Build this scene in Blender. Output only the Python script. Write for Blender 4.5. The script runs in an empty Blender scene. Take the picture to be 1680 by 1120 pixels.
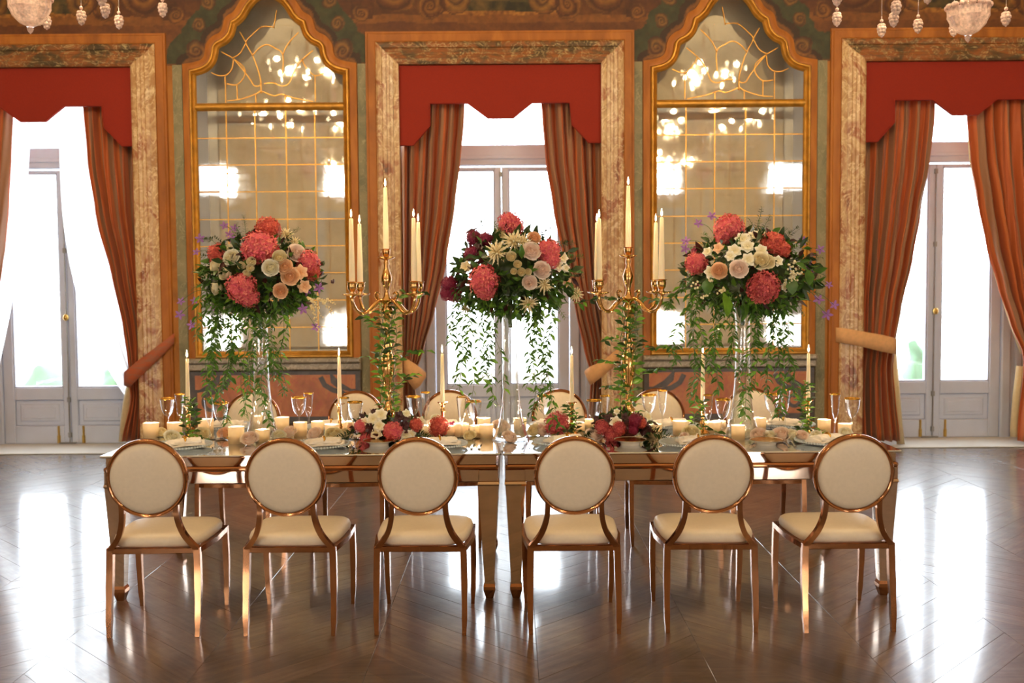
import bpy, bmesh, math, random
from mathutils import Vector, Matrix, Euler, noise as mn
R = random.Random(11)
PI = math.pi
SC = bpy.context.scene
COL = SC.collection
V = Vector

# ------------------------------------------------------------------ camera
F = 1633.0
cam_d = bpy.data.cameras.new('camera'); cam = bpy.data.objects.new('camera', cam_d); COL.objects.link(cam)
cam_d.sensor_width = 36; cam_d.lens = 36 * F / 1680; cam_d.dof.use_dof = True; cam_d.dof.focus_distance = 5.15; cam_d.dof.aperture_fstop = 2.6; cam_d.clip_start = .05; cam_d.clip_end = 400
CAM = V((0, 0, 1.6))
cam.location = CAM
CR = Euler((math.radians(90) - math.atan(87 / F), 0, 0)).to_matrix() @ Matrix.Rotation(math.radians(-.42), 3, 'Z')
cam.rotation_euler = CR.to_euler()
SC.camera = cam

def ray(px, py): return (CR @ V(((px - 840) / F, -(py - 560) / F, -1)))
def P(px, py, Y):
    d = ray(px, py); return CAM + d * (Y / d.y)
def PZ(px, py, Z):
    d = ray(px, py); return CAM + d * ((Z - CAM.z) / d.z)

# ------------------------------------------------------------------ world and light
w = bpy.data.worlds.new('world'); SC.world = w; w.use_nodes = True
bg = w.node_tree.nodes['Background']; bg.inputs[0].default_value = (.84, .92, 1, 1); bg.inputs[1].default_value = 13
vs = SC.view_settings
vs.view_transform = 'Standard'; vs.look = 'None'; vs.gamma = 1; vs.use_curve_mapping = False; vs.exposure = 0.0
SC.cycles.max_bounces = 9; SC.cycles.transparent_max_bounces = 24; SC.cycles.diffuse_bounces = 3
SC.cycles.glossy_bounces = 5; SC.cycles.caustics_reflective = True; SC.cycles.caustics_refractive = False
SC.cycles.sample_clamp_indirect = 6.0
CHAND_W, BACK_W = 66.0, 7.0

def area(name, loc, rot, sx, sy, power, col, portal=False):
    l = bpy.data.lights.new(name, 'AREA'); l.shape = 'RECTANGLE'; l.size = sx; l.size_y = sy
    l.energy = power; l.color = col
    if portal: l.cycles.is_portal = True
    o = bpy.data.objects.new(name, l); COL.objects.link(o); o.location = loc; o.rotation_euler = rot
    return o
def point(name, loc, power, col, rad, parent=None):
    l = bpy.data.lights.new(name, 'POINT'); l.energy = power; l.color = col; l.shadow_soft_size = rad
    o = bpy.data.objects.new(name, l); COL.objects.link(o); o.location = loc
    if parent: o.parent = parent
    return o
YW, YD, YB, HC, XS = 9.75, 10.38, -4.0, 6.8, 8.4      # wall face, doors, wall behind the camera, ceiling, side walls
WCX = [P(65, 473, YW).x, P(823, 473, YW).x, P(1576, 473, YW).x]          # window centres
MCX = [P(447, 330, YW).x, P(1196.5, 330, YW).x]                                # mirror centres
for i, x in enumerate(WCX):
    area('window_portal', (x, YD + .45, 2.0), (PI / 2, 0, PI), 2.0, 4.2, 1, (1, 1, 1), True)
BWX = [-7.0, -4.1, 3.7, 6.6]
for x in BWX:  # added fill lamps boosting the daylight at the openings behind the camera
    area('back_window_fill', (x, YB - .12, .62), (-PI / 2, 0, PI), .75, .7, BACK_W * 4, (1, .96, .9))
    area('back_window_fill', (x, YB - .12, 4.2), (-PI / 2, 0, PI), .7, .62, BACK_W * 2, (1, .97, .9))

# ------------------------------------------------------------------ materials
def S(r, g, b):
    f = lambda c: c / 12.92 if c <= .04045 else ((c + .055) / 1.055) ** 2.4
    return (f(r / 255), f(g / 255), f(b / 255), 1)
def new_mat(name):
    m = bpy.data.materials.new(name); m.use_nodes = True
    return m, m.node_tree.nodes, m.node_tree.links, m.node_tree.nodes['Principled BSDF']
def noise(N, L, scale, detail=3, rough=.5, vec=None, dist=0):
    n = N.new('ShaderNodeTexNoise'); n.inputs['Scale'].default_value = scale; n.inputs['Detail'].default_value = detail
    n.inputs['Roughness'].default_value = rough; n.inputs['Distortion'].default_value = dist
    if vec is None:
        tc = N.new('ShaderNodeTexCoord'); vec = tc.outputs['Object']
    L.new(vec, n.inputs['Vector']); return n
def ramp(N, L, fac, stops, interp='LINEAR'):
    r = N.new('ShaderNodeValToRGB'); L.new(fac, r.inputs[0]); r.color_ramp.interpolation = interp
    e = r.color_ramp.elements
    while len(e) < len(stops): e.new(.5)
    for k, (p, c) in enumerate(stops): e[k].position = p; e[k].color = c
    return r
def bump(N, L, fac, b, strength, dist=.002):
    bn = N.new('ShaderNodeBump'); bn.inputs['Strength'].default_value = strength; bn.inputs['Distance'].default_value = dist
    L.new(fac, bn.inputs['Height']); L.new(bn.outputs[0], b.inputs['Normal'])
def pm(name, col, rough=.5, metal=0., var=.12, scale=25, bmp=0., spec=None, coat=0, trans=0, sub=0, dist=.002):
    m, N, L, b = new_mat(name)
    n = noise(N, L, scale)
    c2 = tuple(min(1, c * (1 + var)) for c in col[:3]) + (1,); c1 = tuple(c * (1 - var) for c in col[:3]) + (1,)
    r = ramp(N, L, n.outputs[0], [(.3, c1), (.7, c2)]); L.new(r.outputs[0], b.inputs['Base Color'])
    b.inputs['Roughness'].default_value = rough; b.inputs['Metallic'].default_value = metal
    if spec is not None: b.inputs['Specular IOR Level'].default_value = spec
    if coat: b.inputs['Coat Weight'].default_value = coat; b.inputs['Coat Roughness'].default_value = .08
    if sub: b.inputs['Subsurface Weight'].default_value = sub; b.inputs['Subsurface Radius'].default_value = (.01, .006, .004); b.inputs['Subsurface Scale'].default_value = 1
    if bmp: bump(N, L, n.outputs[0], b, bmp, dist)
    if trans:
        t = N.new('ShaderNodeBsdfTranslucent'); L.new(r.outputs[0], t.inputs[0])
        mx = N.new('ShaderNodeMixShader'); mx.inputs[0].default_value = trans
        L.new(b.outputs[0], mx.inputs[1]); L.new(t.outputs[0], mx.inputs[2]); L.new(mx.outputs[0], N['Material Output'].inputs[0])
    return m
def emis(name, col, s):
    m, N, L, b = new_mat(name)
    n = noise(N, L, 60); r = ramp(N, L, n.outputs[0], [(.3, col), (.7, tuple(min(1, c * 1.1) for c in col[:3]) + (1,))])
    L.new(r.outputs[0], b.inputs['Emission Color']); b.inputs['Emission Strength'].default_value = s
    b.inputs['Base Color'].default_value = (0, 0, 0, 1)
    return m
def thin_glass(name, tint, edge=.55, base=.05, rough=.03, gcol=(1, 1, 1, 1), power=2.2):
    m, N, L, b = new_mat(name); N.remove(b)
    lw = N.new('ShaderNodeLayerWeight'); lw.inputs[0].default_value = .5
    pw = N.new('ShaderNodeMath'); pw.operation = 'POWER'; L.new(lw.outputs['Facing'], pw.inputs[0]); pw.inputs[1].default_value = power
    ma = N.new('ShaderNodeMath'); ma.operation = 'MULTIPLY_ADD'; L.new(pw.outputs[0], ma.inputs[0]); ma.inputs[1].default_value = edge; ma.inputs[2].default_value = base
    t = N.new('ShaderNodeBsdfTransparent'); t.inputs[0].default_value = tint
    g = N.new('ShaderNodeBsdfGlossy'); g.inputs['Roughness'].default_value = rough; g.inputs['Color'].default_value = gcol
    n = noise(N, L, 30); bn = N.new('ShaderNodeBump'); bn.inputs['Strength'].default_value = .05; L.new(n.outputs[0], bn.inputs['Height']); L.new(bn.outputs[0], g.inputs['Normal'])
    mx = N.new('ShaderNodeMixShader'); L.new(ma.outputs[0], mx.inputs[0]); L.new(t.outputs[0], mx.inputs[1]); L.new(g.outputs[0], mx.inputs[2])
    L.new(mx.outputs[0], N['Material Output'].inputs[0]); return m
def marble(name, cols, scale, stretch=(1, 1, 1), vein=None, rough=.25, veinw=.02, bmp=0):
    m, N, L, b = new_mat(name)
    tc = N.new('ShaderNodeTexCoord'); mp = N.new('ShaderNodeMapping'); L.new(tc.outputs['Object'], mp.inputs[0]); mp.inputs['Scale'].default_value = stretch
    n = noise(N, L, scale, 6, .62, mp.outputs[0], .8)
    k = len(cols); r = ramp(N, L, n.outputs[0], [(.28 + .44 * i / (k - 1), c) for i, c in enumerate(cols)])
    out = r.outputs[0]
    if vein:
        n2 = noise(N, L, scale * 1.3, 5, .6, mp.outputs[0], 1.5)
        r2 = ramp(N, L, n2.outputs[0], [(.5 - veinw, (0, 0, 0, 1)), (.5, (1, 1, 1, 1)), (.5 + veinw, (0, 0, 0, 1))])
        mx = N.new('ShaderNodeMix'); mx.data_type = 'RGBA'; L.new(r2.outputs[0], mx.inputs[0]); L.new(out, mx.inputs[6]); mx.inputs[7].default_value = vein
        out = mx.outputs[2]
    L.new(out, b.inputs['Base Color']); b.inputs['Roughness'].default_value = rough
    if bmp: bump(N, L, n.outputs[0], b, bmp)
    return m
M = {}
M['plaster'] = marble('ochre_plaster', [S(126, 76, 18), S(164, 100, 28), S(182, 118, 40)], 2.5, rough=.6)
M['orange'] = marble('painted_orange_border', [S(132, 74, 16), S(166, 96, 26), S(186, 116, 40)], 5, (1, 1, .25), rough=.55)
M['green'] = marble('green_grey_marble', [S(96, 92, 66), S(130, 120, 86), S(148, 132, 98)], 5, (1, 1, .6), S(160, 150, 115), .5, .012)
M['greyledge'] = marble('grey_marble', [S(112, 104, 92), S(150, 138, 122), S(172, 158, 140)], 8, (1, 1, 1), S(205, 190, 170), .35)
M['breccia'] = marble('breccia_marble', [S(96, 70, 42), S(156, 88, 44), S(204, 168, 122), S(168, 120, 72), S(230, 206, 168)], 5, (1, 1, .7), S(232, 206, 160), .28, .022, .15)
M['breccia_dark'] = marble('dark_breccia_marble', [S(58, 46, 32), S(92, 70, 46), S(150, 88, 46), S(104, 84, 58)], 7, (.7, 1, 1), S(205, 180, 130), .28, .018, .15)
M['red_marble'] = marble('red_marble_inlay', [S(142, 78, 30), S(176, 102, 42), S(194, 124, 60)], 4, (1, 1, .7), S(170, 84, 48), .35, .02)
M['dark_inlay'] = marble('dark_marble_inlay', [S(48, 40, 32), S(74, 60, 46), S(92, 76, 60)], 8, rough=.35)
M['gold_mold'] = pm('gilded_moulding', S(184, 130, 46), .38, .5, .25, 14, .3)
M['gold'] = pm('polished_gold', S(226, 176, 110), .16, 1, .06, 30)
M['goldrim'] = pm('gold_leaf_rim', S(214, 160, 70), .25, 1, .5, 260)
M['rose_gold'] = pm('rose_gold_metal', S(172, 118, 80), .12, 1, .06, 8)
M['bronze_mirror'] = pm('bronze_mirror_glass', S(216, 188, 166), .05, 1, .05, 4)
M['table_glass'] = pm('mirrored_table_top', S(226, 230, 238), .05, 1, .04, 5)
M['leather'] = pm('cream_leather', S(220, 204, 182), .42, 0, .03, 60, .08)
M['white_paint'] = pm('white_door_paint', S(198, 206, 228), .4, 0, .04, 6, .05)
M['reveal'] = pm('reveal_paint', S(206, 200, 196), .5, 0, .04, 3)
M['steel'] = pm('worn_steel', S(150, 148, 146), .35, 1, .1, 30)
M['brass'] = pm('brass_fitting', S(200, 165, 90), .3, 1, .1, 30)
M['pelmet'] = pm('red_felt', S(142, 32, 6), .85, 0, .06, 90, .15)
M['lining'] = pm('cream_lining', S(222, 200, 158), .8, 0, .05, 30, trans=.35)
M['sheer'] = pm('sheer_white_fabric', S(250, 250, 250), .9, 0, .01, 40, trans=.9)
M['tie_cream'] = pm('cream_tieback_fabric', S(224, 170, 118), .8, 0, .08, 30)
M['tie_rust'] = marble('striped_tieback_fabric', [S(150, 104, 84), S(190, 84, 40)], 9, (1, 1, 3), rough=.8)
M['pane_glass'] = thin_glass('window_glass', (.97, .98, .98, 1), .5, .03)
def blown_glass():
    m, N, L, b = new_mat('blown_crystal'); N.remove(b)
    lw = N.new('ShaderNodeLayerWeight'); lw.inputs[0].default_value = .5
    pw = N.new('ShaderNodeMath'); pw.operation = 'POWER'; L.new(lw.outputs['Facing'], pw.inputs[0]); pw.inputs[1].default_value = 1.5
    n = noise(N, L, 24); bn = N.new('ShaderNodeBump'); bn.inputs['Strength'].default_value = .06; L.new(n.outputs[0], bn.inputs['Height'])
    t = N.new('ShaderNodeBsdfTransparent'); t.inputs[0].default_value = (.98, .985, .99, 1)
    g = N.new('ShaderNodeBsdfGlossy'); g.inputs['Roughness'].default_value = .03; L.new(bn.outputs[0], g.inputs['Normal'])
    rf = N.new('ShaderNodeBsdfRefraction'); rf.inputs['IOR'].default_value = 1.35; rf.inputs['Roughness'].default_value = .02; rf.inputs['Color'].default_value = (.97, .97, 1, 1)
    m1 = N.new('ShaderNodeMixShader'); m1.inputs[0].default_value = .45; L.new(rf.outputs[0], m1.inputs[1]); L.new(g.outputs[0], m1.inputs[2])
    ma = N.new('ShaderNodeMath'); ma.operation = 'MULTIPLY_ADD'; L.new(pw.outputs[0], ma.inputs[0]); ma.inputs[1].default_value = .92; ma.inputs[2].default_value = .08
    m2 = N.new('ShaderNodeMixShader'); L.new(ma.outputs[0], m2.inputs[0]); L.new(t.outputs[0], m2.inputs[1]); L.new(m1.outputs[0], m2.inputs[2])
    L.new(m2.outputs[0], N['Material Output'].inputs[0]); return m
M['blown'] = blown_glass()
M['lattice_glass'] = thin_glass('old_lattice_glass', (.99, .985, .97, 1), .35, .03)
M['crystal'] = thin_glass('clear_glass', (.97, .98, .99, 1), .95, .07, .05, power=1.6)
M['cut'] = thin_glass('cut_crystal', (.98, .94, .92, 1), .5, .5, .2, (1, .93, .88, 1), 1.2)
M['frost'] = pm('frosted_votive_glass', S(255, 236, 214), .2, 0, .12, 110, .3, trans=.8)
M['wax'] = pm('ivory_wax', S(255, 234, 200), .45, 0, .03, 20, sub=.3)
M['white_wax'] = pm('white_wax', S(250, 236, 214), .5, 0, .05, 20, sub=.4)
M['flame'] = emis('candle_flame', (1, .74, .38, 1), 34)
M['bulb'] = emis('lit_bulb', (1, .80, .52, 1), 30)
M['wick'] = pm('charred_wick', S(40, 30, 24), .9)
M['stem_green'] = pm('green_stem', S(70, 96, 40), .55, 0, .2, 30)
M['leaf_a'] = pm('ruscus_leaf', S(76, 116, 42), .28, 0, .35, 18, trans=.28)
M['leaf_b'] = pm('bright_leaf', S(118, 164, 56), .3, 0, .3, 18, trans=.35)
M['leaf_c'] = pm('dark_foliage', S(52, 74, 36), .35, 0, .4, 14, trans=.15)
M['leaf_d'] = pm('burgundy_leaf', S(70, 32, 30), .4, 0, .3, 14, trans=.1)
M['hyd'] = marble('coral_hydrangea_petals', [S(150, 36, 66), S(226, 84, 108), S(226, 112, 104), S(248, 172, 150)], 4.5, rough=.6)
M['hyd_dark'] = marble('dusky_hydrangea_petals', [S(112, 26, 44), S(196, 70, 80), S(224, 134, 112)], 4.5, rough=.6)
M['hyd_red'] = marble('terracotta_hydrangea_petals', [S(140, 34, 40), S(212, 80, 70), S(236, 142, 104)], 4.5, rough=.6)
M['cream'] = pm('cream_petals', S(246, 236, 204), .55, 0, .06, 20, trans=.2)
M['white_fl'] = pm('white_petals', S(250, 246, 232), .55, 0, .05, 20, trans=.2)
M['peach'] = pm('peach_petals', S(248, 204, 170), .55, 0, .08, 20, trans=.2)
M['blush'] = pm('blush_petals', S(250, 214, 200), .55, 0, .08, 20, trans=.2)
M['magenta'] = pm('magenta_petals', S(140, 24, 66), .5, 0, .3, 26, trans=.1)
M['burg'] = pm('burgundy_petals', S(62, 18, 24), .4, 0, .3, 26)
M['purple'] = pm('violet_petals', S(160, 108, 176), .5, 0, .2, 26, trans=.25)
M['porcelain'] = pm('white_porcelain', S(238, 230, 220), .15, 0, .03, 20, coat=.4)
M['charger'] = pm('beaded_glass_charger', S(226, 232, 238), .1, .0, .05, 60, .2, trans=.5)
M['linen'] = pm('blush_linen', S(246, 236, 226), .8, 0, .05, 50, .2)
M['silver'] = pm('polished_silver', S(222, 220, 216), .12, 1, .04, 20)
M['ceiling'] = marble('pale_ceiling', [S(214, 198, 168), S(232, 220, 194)], 1.2, rough=.7)
M['beige'] = marble('beige_wall', [S(200, 184, 156), S(222, 208, 182)], 1.5, rough=.6)
M['stone'] = pm('terrace_stone', S(196, 192, 184), .8, 0, .1, 2)
M['far_green'] = pm('garden_hedge', S(96, 126, 100), .9, 0, .3, 2)
M['came'] = pm('gilded_came', S(204, 152, 72), .35, .8, .15, 20)

def petal(name, edge, core):
    m, N, L, b = new_mat(name)
    tc = N.new('ShaderNodeTexCoord'); ln = N.new('ShaderNodeVectorMath'); ln.operation = 'LENGTH'; L.new(tc.outputs['Object'], ln.inputs[0])
    n = noise(N, L, 5); ad = N.new('ShaderNodeMath'); ad.operation = 'MULTIPLY_ADD'; L.new(n.outputs[0], ad.inputs[0]); ad.inputs[1].default_value = .25; L.new(ln.outputs['Value'], ad.inputs[2])
    r = ramp(N, L, ad.outputs[0], [(.45, core), (1.0, edge)]); L.new(r.outputs[0], b.inputs['Base Color']); b.inputs['Roughness'].default_value = .55
    t = N.new('ShaderNodeBsdfTranslucent'); L.new(r.outputs[0], t.inputs[0]); mx = N.new('ShaderNodeMixShader'); mx.inputs[0].default_value = .05
    L.new(b.outputs[0], mx.inputs[1]); L.new(t.outputs[0], mx.inputs[2]); L.new(mx.outputs[0], N['Material Output'].inputs[0]); return m
M['cream'] = petal('cream_petals', S(254, 244, 212), S(240, 216, 158)); M['white_fl'] = petal('white_petals', S(255, 252, 240), S(240, 226, 180))
M['peach'] = petal('peach_petals', S(252, 214, 176), S(240, 180, 132)); M['blush'] = petal('blush_petals', S(255, 238, 226), S(250, 216, 196))
M['cutb'] = pm('moulded_crystal', S(232, 204, 194), .1, 0, .25, 60, .9, coat=.8, trans=.35, dist=.006)
def mirror_mat():
    m, N, L, b = new_mat('antique_mirror')
    n = noise(N, L, 3.5, 6, .65)
    r = ramp(N, L, n.outputs[0], [(.25, S(218, 212, 202)), (.55, S(240, 236, 228)), (.8, S(250, 247, 240))]); L.new(r.outputs[0], b.inputs['Base Color'])
    n2 = noise(N, L, 9, 5, .6); r2 = ramp(N, L, n2.outputs[0], [(.4, (.015,) * 3 + (1,)), (.85, (.08,) * 3 + (1,))]); L.new(r2.outputs[0], b.inputs['Roughness'])
    b.inputs['Metallic'].default_value = .72
    n4 = noise(N, L, 2.2, 2); bump(N, L, n4.outputs[0], b, .035, .02)
    return m
M['mirror'] = mirror_mat()
def plank_mat():
    m, N, L, b = new_mat('oiled_parquet')
    tc = N.new('ShaderNodeTexCoord'); mp = N.new('ShaderNodeMapping'); L.new(tc.outputs['Object'], mp.inputs[0]); mp.inputs['Scale'].default_value = (1, 14, 1)
    n = noise(N, L, 3, 5, .6, mp.outputs[0], .6)
    r = ramp(N, L, n.outputs[0], [(.25, S(56, 42, 34)), (.5, S(84, 66, 55)), (.8, S(112, 92, 78))])
    oi = N.new('ShaderNodeObjectInfo'); hv = N.new('ShaderNodeHueSaturation'); L.new(r.outputs[0], hv.inputs['Color'])
    mr = N.new('ShaderNodeMapRange'); L.new(oi.outputs['Random'], mr.inputs[0]); mr.inputs[3].default_value = .72; mr.inputs[4].default_value = 1.25; L.new(mr.outputs[0], hv.inputs['Value'])
    L.new(hv.outputs[0], b.inputs['Base Color'])
    geo = N.new('ShaderNodeNewGeometry')
    n2 = noise(N, L, 5, 6, .7, geo.outputs['Position']); r2 = ramp(N, L, n2.outputs[0], [(.3, (.32,) * 3 + (1,)), (.7, (.5,) * 3 + (1,))]); L.new(r2.outputs[0], b.inputs['Roughness'])
    b.inputs['IOR'].default_value = 1.6; b.inputs['Coat Weight'].default_value = 1; b.inputs['Coat IOR'].default_value = 1.6
    r4 = ramp(N, L, n2.outputs[0], [(.3, (.07,) * 3 + (1,)), (.7, (.17,) * 3 + (1,))]); L.new(r4.outputs[0], b.inputs['Coat Roughness'])
    n3 = noise(N, L, 14, 5, .65, geo.outputs['Position']); bump(N, L, n3.outputs[0], b, .07, .01)
    return m
M['plank'] = plank_mat()
def curtain_mat(name, c1, c2, c3, n):
    m, N, L, b = new_mat(name)
    uv = N.new('ShaderNodeUVMap'); sp = N.new('ShaderNodeSeparateXYZ'); L.new(uv.outputs[0], sp.inputs[0])
    mu = N.new('ShaderNodeMath'); mu.operation = 'MULTIPLY'; L.new(sp.outputs[0], mu.inputs[0]); mu.inputs[1].default_value = n
    fr = N.new('ShaderNodeMath'); fr.operation = 'FRACT'; L.new(mu.outputs[0], fr.inputs[0])
    r = ramp(N, L, fr.outputs[0], [(0, c1), (.44, c2), (.56, c3), (.95, c1)], 'CONSTANT')
    L.new(r.outputs[0], b.inputs['Base Color']); b.inputs['Roughness'].default_value = .62
    b.inputs['Sheen Weight'].default_value = .25
    t = N.new('ShaderNodeBsdfTranslucent'); L.new(r.outputs[0], t.inputs[0])
    mx = N.new('ShaderNodeMixShader'); mx.inputs[0].default_value = .08
    L.new(b.outputs[0], mx.inputs[1]); L.new(t.outputs[0], mx.inputs[2]); L.new(mx.outputs[0], N['Material Output'].inputs[0])
    return m
M['curtain'] = curtain_mat('striped_curtain_silk', S(186, 88, 34), S(198, 104, 46), S(158, 110, 78), 6)

# ------------------------------------------------------------------ mesh builder
WL = {}
def frame_of(d):
    d = d.normalized(); a = V((0, 0, 1)) if abs(d.z) < .9 else V((1, 0, 0))
    u = d.cross(a).normalized(); return u, d.cross(u).normalized()
class MB:
    def __init__(s): s.v = []; s.f = []; s.uv = []; s.col = None
    def add(s, vs, fs):
        o = len(s.v); s.v += [V(p) for p in vs]; s.f += [tuple(i + o for i in f) for f in fs]; return s
    def box(s, x0, x1, y0, y1, z0, z1):
        return s.add([(x0, y0, z0), (x1, y0, z0), (x1, y1, z0), (x0, y1, z0), (x0, y0, z1), (x1, y0, z1), (x1, y1, z1), (x0, y1, z1)],
                     [(0, 3, 2, 1), (4, 5, 6, 7), (0, 1, 5, 4), (1, 2, 6, 5), (2, 3, 7, 6), (3, 0, 4, 7)])
    def bbox(s, x0, x1, y0, y1, z0, z1, b=.01):      # box with its front edges chamfered (front = -y)
        return s.add([(x0, y1, z0), (x1, y1, z0), (x1, y1, z1), (x0, y1, z1), (x0, y0 + b, z0), (x1, y0 + b, z0), (x1, y0 + b, z1), (x0, y0 + b, z1),
                      (x0 + b, y0, z0 + b), (x1 - b, y0, z0 + b), (x1 - b, y0, z1 - b), (x0 + b, y0, z1 - b)],
                     [(0, 3, 2, 1), (8, 9, 10, 11), (0, 1, 5, 4), (1, 2, 6, 5), (2, 3, 7, 6), (3, 0, 4, 7), (4, 5, 9, 8), (5, 6, 10, 9), (6, 7, 11, 10), (7, 4, 8, 11)])
    def prism(s, pts, y0, y1):     # polygon (x,z), counter-clockwise seen from -y
        n = len(pts)
        return s.add([(x, y0, z) for x, z in pts] + [(x, y1, z) for x, z in pts],
                     [tuple(range(n)), tuple(range(2 * n - 1, n - 1, -1))] + [(i, i + n, (i + 1) % n + n, (i + 1) % n) for i in range(n)])
    def tube(s, pts, r, n=8, cap=True, flat=None):
        pts = [V(p) for p in pts]; k = len(pts); rr = r if isinstance(r, (list, tuple)) else [r] * k
        o = len(s.v); pu = None
        for i, p in enumerate(pts):
            d = (pts[min(i + 1, k - 1)] - pts[max(i - 1, 0)])
            if d.length < 1e-9: d = V((0, 0, 1))
            d.normalize()
            if pu is None: pu, _ = frame_of(d)
            u = (pu - d * pu.dot(d)); u = u.normalized() if u.length > 1e-6 else frame_of(d)[0]; pu = u; w2 = d.cross(u)
            for j in range(n):
                a = 2 * PI * (j + .5) / n; s.v.append(p + (u * math.cos(a) + w2 * math.sin(a)) * rr[i])
        for i in range(k - 1):
            for j in range(n):
                a = o + i * n + j; b = o + i * n + (j + 1) % n; s.f.append((a, b, b + n, a + n))
        if cap: s.f.append(tuple(o + j for j in range(n))[::-1]); s.f.append(tuple(o + (k - 1) * n + j for j in range(n)))
        return s
    def bar(s, pts, wx, wy, side=V((1, 0, 0))):      # rectangular section swept along pts; wx along side, wy across; scalars or lists
        pts = [V(p) for p in pts]; k = len(pts); o = len(s.v)
        wx = wx if isinstance(wx, list) else [wx] * k; wy = wy if isinstance(wy, list) else [wy] * k
        for i, p in enumerate(pts):
            d = (pts[min(i + 1, k - 1)] - pts[max(i - 1, 0)]).normalized()
            u = (side - d * side.dot(d)).normalized(); q = d.cross(u)
            for a, b in ((-1, -1), (1, -1), (1, 1), (-1, 1)): s.v.append(p + u * a * wx[i] / 2 + q * b * wy[i] / 2)
        for i in range(k - 1):
            for j in range(4):
                a = o + i * 4 + j; b = o + i * 4 + (j + 1) % 4; s.f.append((a, b, b + 4, a + 4))
        s.f.append((o + 3, o + 2, o + 1, o)); e = o + (k - 1) * 4; s.f.append((e, e + 1, e + 2, e + 3)); return s
    def lathe(s, prof, c=(0, 0, 0), n=20, squash=1, ripple=0, rn=8):
        c = V(c); o = len(s.v); k = len(prof)
        for i, (r, z) in enumerate(prof):
            for j in range(n):
                a = 2 * PI * j / n; rr = max(r, 1e-4) * (1 + ripple * math.cos(a * rn) * (i / (k - 1)))
                s.v.append(c + V((rr * math.cos(a), rr * math.sin(a) * squash, z)))
        for i in range(k - 1):
            for j in range(n):
                a = o + i * n + j; b = o + i * n + (j + 1) % n; s.f.append((a, b, b + n, a + n))
        if prof[0][0] > 1e-3: s.f.append(tuple(o + j for j in range(n))[::-1])
        return s
    def top(s, prof, c, n=20):       # closes the last ring of a lathe
        o = len(s.v) - n; s.f.append(tuple(o + j for j in range(n))); return s
    def ball(s, c, r, n=10, m=7, sq=(1, 1, 1)):
        c = V(c); o = len(s.v)
        for i in range(m + 1):
            t = PI * i / m
            for j in range(n):
                a = 2 * PI * j / n; s.v.append(c + V((r * sq[0] * math.sin(t) * math.cos(a), r * sq[1] * math.sin(t) * math.sin(a), -r * sq[2] * math.cos(t))))
        for i in range(m):
            for j in range(n):
                a = o + i * n + j; b = o + i * n + (j + 1) % n; s.f.append((a, b, b + n, a + n))
        return s
    def mol(s, path, prof, closed=False):      # moulding: prof [(outward offset, y)], path (x,z); outward = right of the walking direction
        o = len(s.v); n = len(path); k = len(prof)
        for i in range(n):
            a = V(path[(i - 1) % n] if closed or i > 0 else path[i]); b = V(path[i]); c = V(path[(i + 1) % n] if closed or i < n - 1 else path[i])
            d1 = (b - a); d2 = (c - b); d1 = d1.normalized() if d1.length > 1e-8 else d2.normalized(); d2 = d2.normalized() if d2.length > 1e-8 else d1
            n1 = V((d1.y, -d1.x)); n2 = V((d2.y, -d2.x)); nn = (n1 + n2); nn.normalize(); sc = 1 / max(.45, nn.dot(n1))
            for off, y in prof: q = b + nn * off * sc; s.v.append(V((q.x, y, q.y)))
        for i in range(n if closed else n - 1):
            for j in range(k - 1):
                a = o + i * k + j; b = o + ((i + 1) % n) * k + j; s.f.append((a, b, b + 1, a + 1))
        return s
    def xf(s, m, start=0):
        for i in range(start, len(s.v)): s.v[i] = m @ s.v[i]
        return s
    def mesh(s, name, mat, smooth=35, off=V((0, 0, 0))):
        me = bpy.data.meshes.new(name); me.from_pydata([v - off for v in s.v], [], s.f)
        for m_ in (mat if isinstance(mat, list) else [mat]): me.materials.append(M[m_] if isinstance(m_, str) else m_)
        if s.uv:
            ul = me.uv_layers.new(name='UVMap')
            for li, lp in enumerate(me.loops): ul.data[li].uv = s.uv[lp.vertex_index]
        if smooth:
            me.polygons.foreach_set('use_smooth', [True] * len(me.polygons))
            if smooth < 180: me.set_sharp_from_angle(angle=math.radians(smooth))
        me.update(); return me
    def build(s, name, mat, parent=None, at=None, local=False, smooth=35, **tg):
        pw = WL.get(parent.name, V((0, 0, 0))) if parent else V((0, 0, 0))
        wl = V(at) if at is not None else pw.copy()
        me = s.mesh(name, mat, smooth, V((0, 0, 0)) if local else wl)
        o = bpy.data.objects.new(name, me); COL.objects.link(o); o.location = wl - pw
        if parent: o.parent = parent
        WL[o.name] = wl; tag(o, **tg); return o
def tag(o, label=None, cat=None, group=None, kind=None):
    if label: o['label'] = label
    if cat: o['category'] = cat
    if group: o['group'] = group
    if kind: o['kind'] = kind
def empty(name, loc=(0, 0, 0), rz=0, **tg):
    o = bpy.data.objects.new(name, None); COL.objects.link(o); o.location = loc; o.rotation_euler.z = rz; o.empty_display_size = .1
    WL[o.name] = V(loc); tag(o, **tg); return o
def inst(me, name, parent, mat4):
    o = bpy.data.objects.new(name, me); COL.objects.link(o); o.parent = parent; o.matrix_local = mat4; return o
KIDS = {}
def copy_tree(o, loc=None, rz=None, parent=None, label=None, scale=None):
    def kids(q):
        if q.name not in KIDS: KIDS[q.name] = list(q.children)
        return KIDS[q.name]
    c = o.copy(); COL.objects.link(c)
    if parent is not None: c.parent = parent
    if loc is not None: c.location = loc; WL[c.name] = V(loc)
    if rz is not None: c.rotation_euler.z = rz
    if scale is not None: c.scale = scale
    if label: c['label'] = label
    for ch in kids(o): copy_tree(ch, parent=c)
    return c
def arc(c, r, a0, a1, n): return [(c[0] + r * math.cos(math.radians(a0 + (a1 - a0) * i / n)), c[1] + r * math.sin(math.radians(a0 + (a1 - a0) * i / n))) for i in range(n + 1)]
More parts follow.
